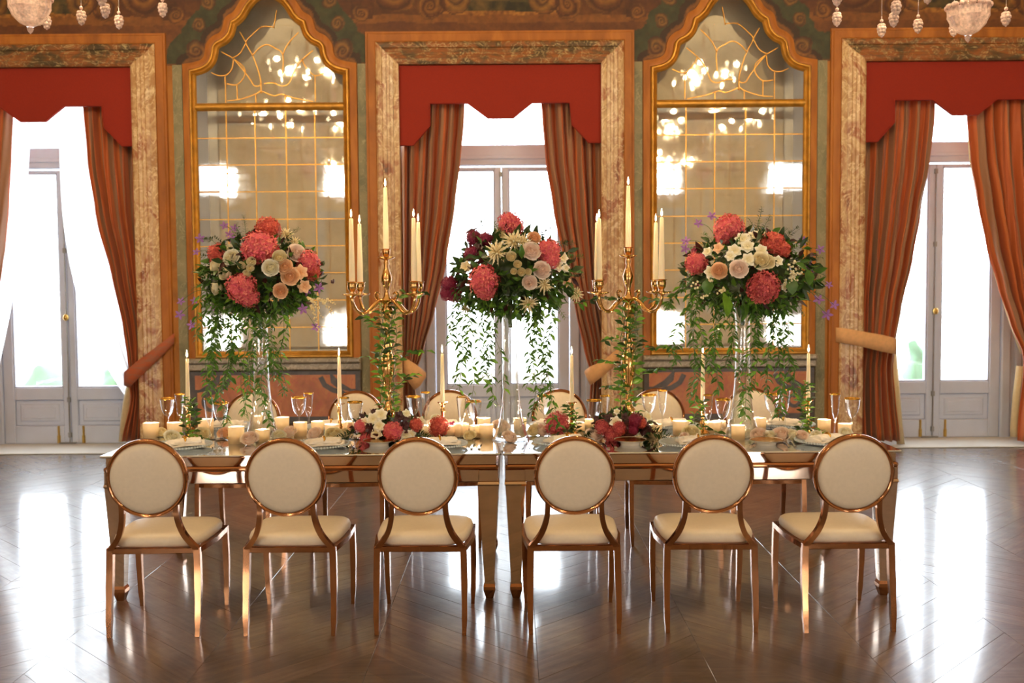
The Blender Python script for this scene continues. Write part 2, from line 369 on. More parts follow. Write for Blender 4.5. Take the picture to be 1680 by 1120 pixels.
def smoothpts(pts, sub=4):
    pts = [V(p) for p in pts]; out = []; n = len(pts)
    for i in range(n - 1):
        p0, p1, p2, p3 = pts[max(i - 1, 0)], pts[i], pts[i + 1], pts[min(i + 2, n - 1)]
        for k in range(sub):
            t = k / sub; out.append(.5 * ((2 * p1) + (p2 - p0) * t + (2 * p0 - 5 * p1 + 4 * p2 - p3) * t * t + (3 * p1 - p0 - 3 * p2 + p3) * t ** 3))
    out.append(pts[-1]); return out
ORD = ['first', 'second', 'third', 'fourth', 'fifth', 'sixth', 'seventh', 'eighth', 'ninth', 'tenth', 'eleventh', 'twelfth', 'thirteenth', 'fourteenth', 'fifteenth',
       'sixteenth', 'seventeenth', 'eighteenth', 'nineteenth', 'twentieth'] + ['twenty-%s' % k for k in ('first', 'second', 'third', 'fourth', 'fifth', 'sixth', 'seventh', 'eighth', 'ninth')] + ['thirtieth'] + ['thirty-%s' % k for k in ('first', 'second', 'third', 'fourth', 'fifth')]
def rank(i, n, what, plural, frm):
    """place in a row of n, counted from its nearer end"""
    L_, R_ = frm
    if i == 0: return '%s at %s' % (what, L_)
    if i == n - 1: return '%s at %s' % (what, R_)
    if i <= (n - 1) / 2: return '%s, %s from %s' % (what, ORD[i], L_)
    return '%s, %s from %s' % (what, ORD[n - 1 - i], R_)
# ------------------------------------------------------------------ room shell
def Zc(py): return P(823, py, YW).z
def Zd(py): return P(823, py, YD).z
PX = YW / F                     # metres per photo pixel on the wall plane
ZT = Zc(107)                    # top of the window openings
OH = .973                       # half width of an opening
wl = MB(); xs = [-XS]
for x in WCX: xs += [x - OH, x + OH]
xs += [XS]
NH, NZ0, NZ1, NY = .722, Zc(578), Zc(-22), YW + .33        # niche behind each lattice: half width, bottom, top, mirror plane
for k in range(0, len(xs), 2):
    m = [c for c in MCX if xs[k] < c < xs[k + 1]]
    if not m: wl.box(xs[k], xs[k + 1], YW, YD + .12, 0, HC); continue
    a, b = m[0] - NH, m[0] + NH
    wl.box(xs[k], a, YW, YD + .12, 0, HC).box(b, xs[k + 1], YW, YD + .12, 0, HC)
    wl.box(a, b, YW, YD + .12, 0, NZ0).box(a, b, YW, YD + .12, NZ1, HC).box(a, b, NY + .02, YD + .12, NZ0, NZ1)
for x in WCX: wl.box(x - OH, x + OH, YW, YD + .12, ZT, HC)
wl.build('wall_front', 'plaster', kind='structure', smooth=0)
MB().box(-XS - .2, -XS, YB, YD + .12, 0, HC).build('wall_left', 'beige', kind='structure', smooth=0)
MB().box(XS, XS + .2, YB, YD + .12, 0, HC).build('wall_right', 'beige', kind='structure', smooth=0)
MB().box(-XS - .2, XS + .2, YB - .2, YD + .12, HC, HC + .2).build('ceiling', 'ceiling', kind='structure', smooth=0)
bw = MB()
holes = [(x - .38, x + .38, .27, .97) for x in BWX]; holes2 = [(x - .36, x + .36, 3.88, 4.52) for x in BWX]
bx = [-XS]
for x in BWX: bx += [x - .38, x + .38]
bx += [XS]
for k in range(0, len(bx), 2): bw.box(bx[k], bx[k + 1], YB - .2, YB, 0, HC)
for x in BWX:
    for a, b in ((0, .27), (.97, 3.88), (4.52, HC)): bw.box(x - .38, x + .38, YB - .2, YB, a, b)
bw.build('wall_back', 'beige', kind='structure', smooth=0)
cn = MB()
for z, d in ((5.55, .10), (5.66, .18), (5.78, .28)): cn.box(-XS, XS, YB, YB + d, z, z + .11)
for x in BWX:
    cn.box(x - .55, x - .40, YB, YB + .07, 0, 3.3).box(x + .40, x + .55, YB, YB + .07, 0, 3.3).box(x - .6, x + .6, YB, YB + .1, 3.3, 3.5)
cn.build('trim_9', 'white_paint', kind='structure', smooth=0)
pn = MB()
for i in range(9):
    x0 = -7.9 + i * 1.8
    if min(abs(x0 + .75 - b) for b in BWX) < 1.0: continue
    pn.mol([(x0, 1.0), (x0, 5.2), (x0 + 1.5, 5.2), (x0 + 1.5, 1.0)], [(-.04, YB + .001), (-.02, YB + .03), (.02, YB + .03), (.04, YB + .001)], True)
pn.build('trim_10', 'white_paint', kind='structure', smooth=0)

# floor: sub-floor and chevron parquet
fl = MB().box(-XS, XS, YB, YD + .12, -.08, -.02).build('floor', 'dark_inlay', kind='structure', smooth=0)
CW, PW = .72, .145
def plank_mesh(sgn):
    m = MB(); g = .0006; dy = PW * math.sqrt(2); z0, z1 = -.02, 0.0
    lo = [(0, 0), (CW, CW * sgn), (CW, CW * sgn + dy), (0, dy)]
    x0, x1 = g, CW - g
    q = [(x0, sgn * x0 + g), (x1, sgn * x1 + g), (x1, sgn * x1 + dy - g), (x0, sgn * x0 + dy - g)]
    c = .0010
    t = [(x0 + c, sgn * (x0 + c) + g + c), (x1 - c, sgn * (x1 - c) + g + c), (x1 - c, sgn * (x1 - c) + dy - g - c), (x0 + c, sgn * (x0 + c) + dy - g - c)]
    vs_ = [(x - CW / 2, y - CW * sgn / 2 - dy / 2, z0) for x, y in q] + [(x - CW / 2, y - CW * sgn / 2 - dy / 2, z1 - .0012) for x, y in q] + [(x - CW / 2, y - CW * sgn / 2 - dy / 2, z1) for x, y in t]
    m.add(vs_, [(0, 1, 5, 4), (1, 2, 6, 5), (2, 3, 7, 6), (3, 0, 4, 7), (4, 5, 9, 8), (5, 6, 10, 9), (6, 7, 11, 10), (7, 4, 8, 11), (8, 9, 10, 11)])
    a = math.atan2(sgn, 1)     # keep the grain along the plank: local x runs along it
    m.xf(Matrix.Rotation(-a, 4, 'Z'))
    return m, a
pm_ = {s: plank_mesh(s) for s in (1, -1)}
pmesh = {s: pm_[s][0].mesh('plank', 'plank', 0) for s in (1, -1)}
cands = []
dy = PW * math.sqrt(2)
for ci in range(-12, 12):
    s = 1 if ci % 2 == 0 else -1; x = (ci + .5) * CW + .1
    if abs(x) > XS - CW / 2: continue
    y = YB + .1
    while y < YW + .2:
        cands.append((x, y + CW / 2, s)); y += dy
def vis(x, y):
    if y < 3.6: return False
    d = y; return abs(x) < (d * 840 / F + .35) and y > 3.9
vis_l = sorted([c for c in cands if vis(c[0], c[1])], key=lambda c: c[1])
near, rest = vis_l[:300], set(cands) - set(vis_l[:300])
def pmat(x, y, s, tilt=True):
    t = Euler((R.uniform(-1, 1) * .0022, R.uniform(-1, 1) * .0012, 0)).to_matrix().to_4x4() if tilt else Matrix()
    return Matrix.Translation((x, y, -.0002)) @ Matrix.Rotation(pm_[s][1], 4, 'Z') @ t
for x, y, s in near: inst(pmesh[s], 'plank', fl, pmat(x, y, s))
ra = MB()
for x, y, s in sorted(rest):
    src = pm_[s][0]; mm = pmat(x, y, s); o = len(ra.v); ra.v += [mm @ v for v in src.v]; ra.f += [tuple(i + o for i in f) for f in src.f]
ra.build('parquet_planks', 'plank', fl, kind='stuff', smooth=0)
# stone threshold strip in front of each door
for i, x in enumerate(WCX):
    MB().bbox(x - OH, x + OH, YW - .02, YD + .1, .0005, .012, .006).build('door_sill', 'stone', fl, smooth=0)

# ------------------------------------------------------------------ front wall dressing
def xz(cx, dx, py): return (cx + dx * PX, Zc(py))
MPROF = [(0, YW - .001), (0, YW - .075), (.02, YW - .085), (.05, YW - .085), (.056, YW - .07), (.085, YW - .066), (.092, YW - .055), (.118, YW - .052), (.125, YW - .04), (.16, YW - .036), (.166, YW - .05), (.205, YW - .05), (.222, YW - .04), (.222, YW - .001)]
for i, x in enumerate(WCX):
    t = MB().mol([(x - OH, .16), (x - OH, ZT), (x + OH, ZT), (x + OH, .16)], [(-o, y) for o, y in MPROF])
    # moulding path walks up the left side: outward is to the left of travel
    f = MB()
    lz = ZT
    f.mol([(x - OH, .16), (x - OH, ZT)], [(-o, y) for o, y in MPROF]); 
    jamb = MB()
    # jambs and lintel mitred from one path, split by material
    full = MB().mol([(x - OH, .16), (x - OH, ZT), (x + OH, ZT), (x + OH, .16)], [(-o, y) for o, y in MPROF])
    k = len(MPROF)
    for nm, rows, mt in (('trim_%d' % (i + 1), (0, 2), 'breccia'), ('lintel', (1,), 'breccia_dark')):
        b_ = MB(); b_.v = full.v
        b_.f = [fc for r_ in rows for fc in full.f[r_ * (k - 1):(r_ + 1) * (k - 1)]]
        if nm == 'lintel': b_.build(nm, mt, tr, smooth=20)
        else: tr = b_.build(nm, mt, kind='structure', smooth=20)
    for sx in (-1, 1):
        cx = x + sx * (OH + .111)
        MB().bbox(cx - .125, cx + .125, YW - .10, YW, 0, .16, .015).build('plinth', 'dark_inlay', tr, smooth=0)
    # flat painted border round the marble
    bo = MB().mol([(x - OH - .222, .0), (x - OH - .222, ZT + .222), (x + OH + .222, ZT + .222), (x + OH + .222, .0)],
                  [(-o, y) for o, y in [(0, YW - .03), (.01, YW - .036), (.075, YW - .036), (.082, YW - .028), (.10, YW - .028), (.105, YW - .001)]])
    bo.build('trim_%d' % (i + 4), 'orange', kind='structure', smooth=20)
GU = (.848, .94)
for i, x in enumerate(MCX):
    g = MB()
    for sx in (-1, 1):
        a, b = sorted((x + sx * GU[0], x + sx * GU[1])); g.box(a, b, YW - .012, YW, 0, Zc(103))
    g.build('trim_%d' % (i + 7), 'green', kind='structure', smooth=0)
ng = MB()
for x in (MCX[0] - 4.48, MCX[1] + 4.48):
    if abs(x) < XS - .2: ng.box(x - .9, x + .9, YW - .012, YW, 0, Zc(103))
# outline of the mirror arch, right half, (dx, photo row)
ARCH = [(129.5, 112), (119, 110), (106, 105.5), (97, 97), (93, 86), (91, 74), (84, 66), (74, 61), (66, 52), (62.5, 41), (60, 33), (53, 29), (45, 21), (39, 11), (32, 1), (23, -8), (12, -14), (0, -16)]
ACH = smoothpts([(a, b, 0) for a, b in ARCH], 3)
def outline(cx): return [(cx + 129.5 * PX, Zc(584))] + [(cx + p.x * PX, Zc(p.y)) for p in ACH] + [(cx - p.x * PX, Zc(p.y)) for p in ACH[-2::-1]] + [(cx - 129.5 * PX, Zc(584))]
CAMES = [[(380, 490), (380, 665)], [(290, 465), (340, 485), (390, 480), (425, 440), (435, 375)], [(435, 375), (490, 440), (540, 510), (570, 555), (610, 540), (590, 440), (560, 355), (520, 270), (560, 220), (620, 170), (700, 170)],
         [(560, 355), (600, 310), (650, 285), (700, 305), (755, 350), (750, 480)], [(630, 540), (690, 535), (740, 555), (790, 540), (830, 450), (880, 385), (950, 325)], [(755, 350), (790, 280), (860, 205)],
         [(430, 370), (480, 340), (520, 270)], [(390, 650), (480, 640), (580, 605), (610, 590), (690, 620), (740, 610), (820, 635), (945, 660)], [(610, 540), (610, 600)], [(575, 610), (575, 665)], [(765, 620), (765, 665)],
         [(435, 375), (500, 430), (505, 490), (455, 545), (390, 540)], [(455, 545), (455, 640)], [(880, 385), (900, 430), (960, 490), (1040, 465)], [(960, 490), (960, 660)], [(430, 370), (360, 330)], [(520, 270), (480, 200)], [(700, 175), (720, 60)]]
COLS = [-118.5, -71.5, -25, 25, 72, 118.5]; ROWS = [179, 224, 268, 312, 357, 401, 445, 490, 534, 575]
for i, cx in enumerate(MCX):
    root = empty('wall_mirror', (cx, YW, Zc(584)), label='tall gold-framed arched mirror of small panes %s' % ('between the first and the middle window, behind the flowers with lilac sprays at left' if i == 0 else 'on the wall behind the tall flowers at the right end of the table'),
                 cat='mirror', group='arched wall mirrors')
    root['label'] = ['gold-framed arched mirror of small panes, left of the middle window', 'gold-framed arched mirror of small panes, right of the middle window'][i]
    out = outline(cx)
    # moulding: path goes up the right side, so the glass lies to the left of travel
    prof = [(0, YW - .001), (0, YW - .05), (-.012, YW - .068), (-.026, YW - .068), (-.032, YW - .05), (-.044, YW - .044), (-.05, YW - .056), (-.06, YW - .05), (-.068, YW - .022)]
    fr = MB().mol(out, prof, True).build('frame', 'gold_mold', root, smooth=45)
    bar = MB().mol([(cx - 120 * PX, Zc(173)), (cx + 120 * PX, Zc(173))], [(-6.5 * PX, YW - .02), (-5 * PX, YW - .045), (-2 * PX, YW - .06), (2 * PX, YW - .06), (5 * PX, YW - .045), (6.5 * PX, YW - .02)]).build('transom', 'gold_mold', root, smooth=45)
    # wide painted surround outside the gilding
    MB().mol([(cx + 129.5 * PX, .9)] + out[1:-1] + [(cx - 129.5 * PX, .9)], [(o, y) for o, y in [(-.005, YW - .002), (-.004, YW - .035), (.02, YW - .04), (.045, YW - .03), (.066, YW - .026), (.07, YW - .002)]]).build('surround', 'orange', root, smooth=45)
    # glass
    ins = MB().mol(out, [(-.062, YW - .012)], True).v
    up = [(p.x, p.z) for p in ins if p.z > Zc(120)]
    up = [(cx + 119.5 * PX, Zc(170))] + up + [(cx - 119.5 * PX, Zc(170))]
    MB().prism(up, YW - .013, YW - .010).build('pane', 'lattice_glass', root, smooth=0)
    nl = MB().box(cx - NH, cx - NH + .012, YW + .002, NY, NZ0, NZ1).box(cx + NH - .012, cx + NH, YW + .002, NY, NZ0, NZ1).box(cx - NH, cx + NH, YW + .002, NY, NZ0, NZ0 + .006)
    nl.build('niche_lining', 'white_paint', root, smooth=0)
    MB().box(cx - NH + .001, cx + NH - .001, NY, NY + .018, NZ0 + .001, NZ1 - .001).build('mirror_plate', 'mirror', root, smooth=0)
    for c in range(5):
        for r in range(9):
            x0, x1 = cx + COLS[c] * PX, cx + COLS[c + 1] * PX; z1, z0 = Zc(ROWS[r]), Zc(ROWS[r + 1])
            pb = MB().bbox(x0 + .001, x1 - .001, -.003, .000, z0 + .001, z1 - .001, .0015)
            c0 = V(((x0 + x1) / 2, 0, (z0 + z1) / 2))
            rt = Euler((R.uniform(-1, 1) * .0032, 0, R.uniform(-1, 1) * .0035)).to_matrix().to_4x4()
            pb.xf(Matrix.Translation(c0 + V((0, YW - .012, 0))) @ rt @ Matrix.Translation(-c0))
            pb.build('pane', 'lattice_glass', root, smooth=0)
    cg = MB()
    for c in COLS[1:-1]: cg.box(cx + (c - .8) * PX, cx + (c + .8) * PX, YW - .026, YW - .012, Zc(575), Zc(179))
    for r in ROWS[1:-1]: cg.box(cx - 119 * PX, cx + 119 * PX, YW - .027, YW - .012, Zc(r + .8), Zc(r - .8))
    cg.build('came', 'came', root, smooth=0)
    cc = MB()
    for ln in CAMES:
        pts = smoothpts([(cx + ((a / 4 + 280) - 446.5) * (1 if i == 0 else -1) * PX, YW - .02, Zc(b / 4)) for a, b in ln], 4)
        cc.tube(pts, .0055, 6)
    cc.build('came', 'came', root)
    for a, b in ((435, 375), (520, 270), (610, 540), (560, 355), (755, 350), (880, 385), (620, 170), (700, 172), (610, 600), (765, 618)):
        MB().ball((cx + ((a / 4 + 280) - 446.5) * (1 if i == 0 else -1) * PX, YW - .024, Zc(b / 4)), .009, 8, 5).build('stud', 'gold_mold', root)
    # ledge and dado below
    W = .845
    ld = MB().bbox(cx - W, cx + W, YW - .10, YW, Zc(592), Zc(584), .012).bbox(cx - W, cx + W, YW - .07, YW, Zc(604), Zc(592), .012)
    tr = ld.build('trim_%d' % (11 + i), 'greyledge', kind='structure', smooth=0)
    MB().bbox(cx - W, cx + W, YW - .03, YW, .28, Zc(604), .012).build('panel_ground', 'dark_inlay', tr, smooth=0)
    a, zt, zb = W - .06, Zc(612), .36
    # inlay with concave shoulders
    pts = [(cx - a + .25, zt), (cx - a + .24, zt - .08), (cx - a + .17, zt - .14), (cx - a + .02, zt - .17), (cx - a + .02, zb), (cx + a - .02, zb), (cx + a - .02, zt - .17), (cx + a - .17, zt - .14), (cx + a - .24, zt - .08), (cx + a - .25, zt)]
    MB().prism(pts, YW - .038, YW - .028).build('inlay_panel', 'red_marble', tr, smooth=0)
    for sx in (-1, 1):
        MB().prism([(cx + sx * p, q) for p, q in ([(a - .22, zt), (a - .14, zt - .08), (a - .04, zt - .14), (a, zt - .14), (a, zt)][::-1] if sx > 0 else [(a - .22, zt), (a - .14, zt - .08), (a - .04, zt - .14), (a, zt - .14), (a, zt)])], YW - .038, YW - .028).build('corner_inlay', 'red_marble', tr, smooth=0)
        sp = []
        for k in range(22):
            t = k / 21; an = PI * (.5 + 2.3 * t); rr = .105 * (1 - .8 * t)
            sp.append((cx + sx * (a - .16 - rr * math.cos(an) * .9), YW - .04, zt - .27 + rr * math.sin(an)))
        MB().bar([(cx + sx * (a - .34), YW - .04, zt - .02), (cx + sx * (a - .30), YW - .04, zt - .10), (cx + sx * (a - .22), YW - .04, zt - .15)] + sp, .006, [.05] * 5 + [.045 - .0012 * k for k in range(20)], side=V((0, 1, 0))).build('scroll_inlay', 'dark_inlay', tr, smooth=0)
    MB().bbox(cx - .94, cx + .94, YW - .06, YW, 0, .22, .02).build('baseboard_%d' % (i + 1), 'dark_inlay', kind='structure', smooth=0)

# ------------------------------------------------------------------ painted frieze above the windows (flat painting: colour per vertex on a thin skin)
def mixc(a, b, t): t = max(0, min(1, t)); return tuple(a[k] * (1 - t) + b[k] * t for k in range(3))
def lin(r, g, b): return S(r, g, b)[:3]
OC, DK, GR, BR, LT, SK = lin(142, 80, 24), lin(84, 40, 14), lin(62, 62, 34), lin(112, 56, 20), lin(196, 128, 48), lin(120, 108, 60)
def fbm(x, y, s, o=4):
    return mn.fractal(V((x * s, y * s, 3.3)), 1, 2, o) * .9
SPIR = [(205, -2, 34, 1, 1), (262, 20, 22, -1, 1), (300, 8, 26, 1, -1), (172, -36, 30, -1, 1), (250, -45, 40, 1, 1), (335, -40, 30, -1, 1), (112, 46, 12, 1, 1), (98, 10, 13, -1, 1), (118, 88, 17, 1, -1), (76, -14, 14, 1, 1), (150, 30, 14, -1, -1)]
AR = [(p.x, p.y) for p in ACH]
def mural(X, Z):
    py = 473 - (Z - 1.6) / PX + 2.2
    k = (X - MCX[0]) / (MCX[1] - MCX[0]); u = abs(((k + .5) % 1) - .5) * (MCX[1] - MCX[0]) / PX     # distance from the nearest mirror axis, px
    n1 = fbm(X, Z, 3); n2 = fbm(X + 9, Z, 9); n3 = fbm(X, Z + 7, 26, 3)
    u += n2 * 4; py2 = py + n1 * 5
    c = mixc(OC, BR, .5 + n1 * .9)
    # dark brown field with cartouche over each window
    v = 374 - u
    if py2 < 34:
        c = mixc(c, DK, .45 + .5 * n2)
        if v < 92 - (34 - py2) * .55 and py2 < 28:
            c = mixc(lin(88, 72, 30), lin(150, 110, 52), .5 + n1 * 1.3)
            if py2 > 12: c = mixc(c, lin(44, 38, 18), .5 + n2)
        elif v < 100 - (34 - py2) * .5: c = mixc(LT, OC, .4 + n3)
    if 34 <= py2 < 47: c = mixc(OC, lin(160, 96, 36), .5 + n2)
    # green ground hugging the arch
    d = min(math.hypot(u - a, py - b) for a, b in AR)
    if u < 170:
        inner = 12 + 3 * n2
        if d < inner: c = mixc(BR, LT, .15 + .5 * (math.sin(d * .9) * .5 + .5) * .6)
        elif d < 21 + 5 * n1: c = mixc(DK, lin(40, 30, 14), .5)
        elif d < 52 + 12 * n1 and py < 108: c = mixc(GR, lin(78, 78, 46), .5 + n2)
        elif u > 134 and py < 40: c = mixc(BR, DK, .5 + n2)
    # scrolls
    for sx_, sy_, r, h, fl_ in SPIR:
        dx, dy_ = (u - sx_) * fl_, py2 - sy_; rr = math.hypot(dx, dy_)
        if rr < r:
            an = math.atan2(dy_, dx) * h
            ph = (math.log(max(rr, .8)) * 2.0 - an / PI) % 2 / 2
            edge = 1 if rr > r - 2 else 0
            cc_ = mixc(LT, BR, abs(ph * 2 - 1) * 1.3)
            c = mixc(c, cc_, .62); 
            if ph < .16: c = mixc(c, DK, .75)
            if edge: c = mixc(c, DK, .6)
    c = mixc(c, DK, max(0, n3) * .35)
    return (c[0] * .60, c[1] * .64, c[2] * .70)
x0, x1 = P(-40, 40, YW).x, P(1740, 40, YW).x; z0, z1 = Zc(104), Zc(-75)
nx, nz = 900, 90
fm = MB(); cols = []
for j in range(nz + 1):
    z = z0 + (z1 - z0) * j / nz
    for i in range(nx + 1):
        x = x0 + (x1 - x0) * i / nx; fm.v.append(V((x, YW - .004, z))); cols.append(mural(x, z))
def in_arch(x, z):
    for cx in MCX:
        if abs(x - cx) > 131 * PX: continue
        d = abs(x - cx) / PX; py = 473 - (z - 1.6) / PX
        h = [q[1] for q in AR if q[0] >= d - .01]
        if py > (max(h) if False else min([q[1] for q in AR if q[0] >= d], default=112)) + 5: return True
    return False
for j in range(nz):
    for i in range(nx):
        a = j * (nx + 1) + i; x = x0 + (x1 - x0) * (i + .5) / nx; z = z0 + (z1 - z0) * (j + .5) / nz
        if z < ZT + .1 and min(abs(x - w_) for w_ in WCX) < OH + .05: continue
        if in_arch(x, z): continue
        fm.f.append((a, a + 1, a + nx + 2, a + nx + 1))
def paint_mat():
    m, N, L, b = new_mat('painted_fresco')
    at = N.new('ShaderNodeAttribute'); at.attribute_name = 'paint'
    n = noise(N, L, 22, 5); r = ramp(N, L, n.outputs[0], [(.3, (.78, .76, .74, 1)), (.7, (1.15, 1.1, 1.02, 1))])
    mx = N.new('ShaderNodeMix'); mx.data_type = 'RGBA'; mx.blend_type = 'MULTIPLY'; mx.inputs[0].default_value = 1
    L.new(at.outputs['Color'], mx.inputs[6]); L.new(r.outputs[0], mx.inputs[7]); L.new(mx.outputs[2], b.inputs['Base Color']); b.inputs['Roughness'].default_value = .6
    return m
M['fresco'] = paint_mat()
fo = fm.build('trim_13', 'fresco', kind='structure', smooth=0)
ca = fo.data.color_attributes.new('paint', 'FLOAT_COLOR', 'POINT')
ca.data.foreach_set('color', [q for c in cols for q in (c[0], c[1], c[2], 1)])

# ------------------------------------------------------------------ doors
for i, x in enumerate(WCX):
    g = P(65 if i == 0 else 823 if i == 1 else 1576, 400, YW)
    root = empty('door_%d' % (i + 1), (x, YD, 0), kind='structure')
    fr = MB()
    for sx in (-1, 1):
        a, b = sorted((x + sx * .70, x + sx * .80)); fr.bbox(a, b, YD - .05, YD + .06, 0, Zd(272), .012)
        a, b = sorted((x + sx * .80, x + sx * (OH + .01))); fr.bbox(a, b, YD - .01, YD + .06, 0, ZT + .02, .012)
        a, b = sorted((x + sx * .86, x + sx * .93)); fr.bbox(a, b, YD - .03, YD, 0, ZT, .01)
    fr.bbox(x - .80, x + .80, YD - .05, YD + .06, Zd(272) - .0, Zd(238), .012)
    fr.bbox(x - .80, x + .80, YD - .07, YD - .05, Zd(262), Zd(256), .006).box(x - .8, x + .8, YD - .02, YD + .06, ZT - .02, ZT + .02)
    fr.build('door_frame', 'white_paint', root, smooth=0)
    MB().box(x - .80, x + .80, YD + .015, YD + .021, Zd(238), ZT - .02).build('transom_pane', 'pane_glass', root, smooth=0)
    for sx in (-1, 1):
        lf = MB()
        def bb(a, b, z0_, z1_, y0=-.03, y1=.03, ch=.008):
            p, q = sorted((x + sx * a, x + sx * b)); lf.bbox(p, q, YD + y0, YD + y1, z0_, z1_, ch)
        GB, GT = Zd(630), Zd(272) - .015
        bb(.002, .073, .012, GT); bb(.585, .695, .012, GT); bb(.073, .585, GT - .03, GT); bb(.073, .585, .60 - .13, GB)
        bb(.073, .585, .012, .20); bb(.073, .585, .20, .47, -.005, .02); bb(.115, .543, .235, .435, -.02, 0, .02)
        bb(.15, .51, .27, .40, -.026, -.01, .015)
        for a, b, z0_, z1_ in ((.073, .088, GB, GT - .03), (.57, .585, GB, GT - .03), (.073, .585, GB, GB + .014), (.073, .585, GT - .044, GT - .03)): bb(a, b, z0_, z1_, -.022, .022, .005)
        lo = lf.build('door_leaf', 'white_paint', root, smooth=0)
        p, q = sorted((x + sx * .075, x + sx * .583)); MB().box(p, q, YD - .004, YD + .004, GB, GT - .03).build('pane', 'pane_glass', lo, smooth=0)
        MB().tube([(x + sx * .13, YD - .035, .03), (x + sx * .13, YD - .035, .20)], .011, 8).tube([(x + sx * .13, YD - .035, .02), (x + sx * .13, YD - .035, .10)], .017, 8).build('bolt', 'brass', lo)
    rd = MB().tube([(x - .008, YD - .048, .03), (x - .008, YD - .048, Zd(285))], .007, 8)
    for z in (.08, .45, 1.3, 2.0, 2.75): rd.box(x - .022, x + .006, YD - .058, YD - .03, z, z + .05)
    rd.box(x - .12, x + .05, YD - .06, YD - .03, .014, .028)
    rd.build('espagnolette_rod', 'steel', root)
    MB().ball((x - .002, YD - .075, Zd(515)), .028, 12, 8, (1, .8, 1.25)).tube([(x - .002, YD - .075, Zd(515)), (x - .002, YD - .03, Zd(515))], .01, 8).build('door_handle', 'brass', root)

# outside: terrace, low parapet and hedges
MB().box(-30, 30, YD + .12, 60, -.12, -.03).build('terrace_ground', 'stone', kind='structure', smooth=0)
pr = MB()
pr.box(-13, 14, 17.35, 17.65, -.03, .10).box(-13, 14, 17.30, 17.70, .10, .14).build('terrace_balustrade', 'stone', kind='structure')
for nm, cx, cy, w_, h_ in [('garden_bush', P(72, 600, 14).x, 14, .30, .42), ('garden_bush', P(1505, 570, 14).x, 14, .16, .62), ('garden_bush', P(190, 606, 15).x, 15, .22, .36)]:
    hb = MB().ball((cx, cy, h_ * .3), 1, 20, 14, (w_, w_, h_))
    for v in hb.v: v += V((mn.noise(v * 6), mn.noise(v * 6 + V((5, 0, 0))), mn.noise(v * 6 + V((9, 2, 0))))) * .10
    hb.build(nm, 'far_green', at=(cx, cy, 0), label={.30: 'round pale green bush outside beyond the left leaf of the left window', .16: 'narrow pale green bush outside beyond the right window', .22: 'low pale bush outside beyond the right leaf of the left window'}[w_], cat='bush', smooth=180)

# ------------------------------------------------------------------ pelmets
PEL = [(-163, 107), (-163, 238), (-141, 238), (-113, 206), (-113, 170), (-53, 170), (-20, 195), (21, 195), (52, 170), (112, 170), (115, 205), (143, 236), (163, 236), (163, 107)]
for i, x in enumerate(WCX):
    pts = [(x + a * PX, P(823, b, YW - .02).z) for a, b in PEL]
    root = empty('pelmet', (x, YW - .02, ZT), label=['red fabric pelmet with a stepped lower edge over the left window', 'red fabric pelmet with a stepped lower edge over the middle window', 'red fabric pelmet with a stepped lower edge over the right window'][i], cat='pelmet', group='red window pelmets')
    MB().prism(pts, YW - .035, YW - .005).box(x - OH, x + OH, YW - .005, YW + .12, ZT - .03, ZT - .002).build('board', 'pelmet', root, smooth=0)
    lo = [(a, b) for a, b in PEL[1:-1]]
    MB().mol([(x + a * PX, P(823, b, YW - .02).z) for a, b in lo], [(-.001, YW - .036), (-.002, YW - .041), (-.010, YW - .041), (-.012, YW - .036)]).build('piping', 'pelmet', root)

# ------------------------------------------------------------------ curtains
YC = YW + .06
def curtain(label, L, Rr, ty, tie, n=7, seed=0, hem_y=724, amp=.058):
    """L, R: rows (photo row, photo column) of the two edges on the curtain plane; tie: the band"""
    rr = random.Random(seed)
    def ev(tab, y):
        for (y0, a), (y1, b) in zip(tab, tab[1:]):
            if y <= y1:
                t = (y - y0) / (y1 - y0); t = max(0, t); t2 = t * t * (3 - 2 * t); return a + (b - a) * (t * .6 + t2 * .4)
        return tab[-1][1]
    NS, NT = 120, 46; top = 150
    ph = [rr.uniform(-.5, .5) for _ in range(6)]
    g = MB()
    cx = None
    for j in range(NT + 1):
        py = top + (hem_y - top) * j / NT
        l, r = ev(L, py), ev(Rr, py)
        tight = math.exp(-((py - ty) / 45.0) ** 2)
        for k in range(NS + 1):
            s = k / NS
            s2 = s + .018 * math.sin(2 * PI * (s * 3 + ph[0])) + .008 * math.sin(2 * PI * (s * 7 + ph[1] + py * .002))
            a = math.sin(2 * PI * (n * s2 + ph[2])); a = math.copysign(abs(a) ** .8, a)
            am = amp * (1 - .45 * tight) * (.75 + .35 * math.sin(2 * PI * (s * 2.3 + ph[3])) )
            yy = YC + .05 + am * a + .012 * math.sin(2 * PI * (n * 2.1 * s + ph[4] + py * .004)) - .05 * tight
            px = l + (r - l) * (s + .013 * math.cos(2 * PI * n * s2) * (1 - tight * .5))
            q = P(px, py, YC + .02); g.v.append(V((q.x, yy, max(q.z, .014)))); g.uv.append((s, j / NT))
    o = len(g.v)
    for j in range(NT):
        for k in range(NS):
            a = j * (NS + 1) + k; g.f.append((a, a + NS + 1, a + NS + 2, a + 1))
    q = P((ev(L, 600) + ev(Rr, 600)) / 2, 600, YC)
    root = empty('curtain', (q.x, YC, 0), label=label, cat='curtain', group='striped floor length curtains')
    f = g.build('drape', 'curtain', root, smooth=180)
    sm = f.modifiers.new('thick', 'SOLIDIFY'); sm.thickness = .006
    # lining that shows along the inner edge
    return root
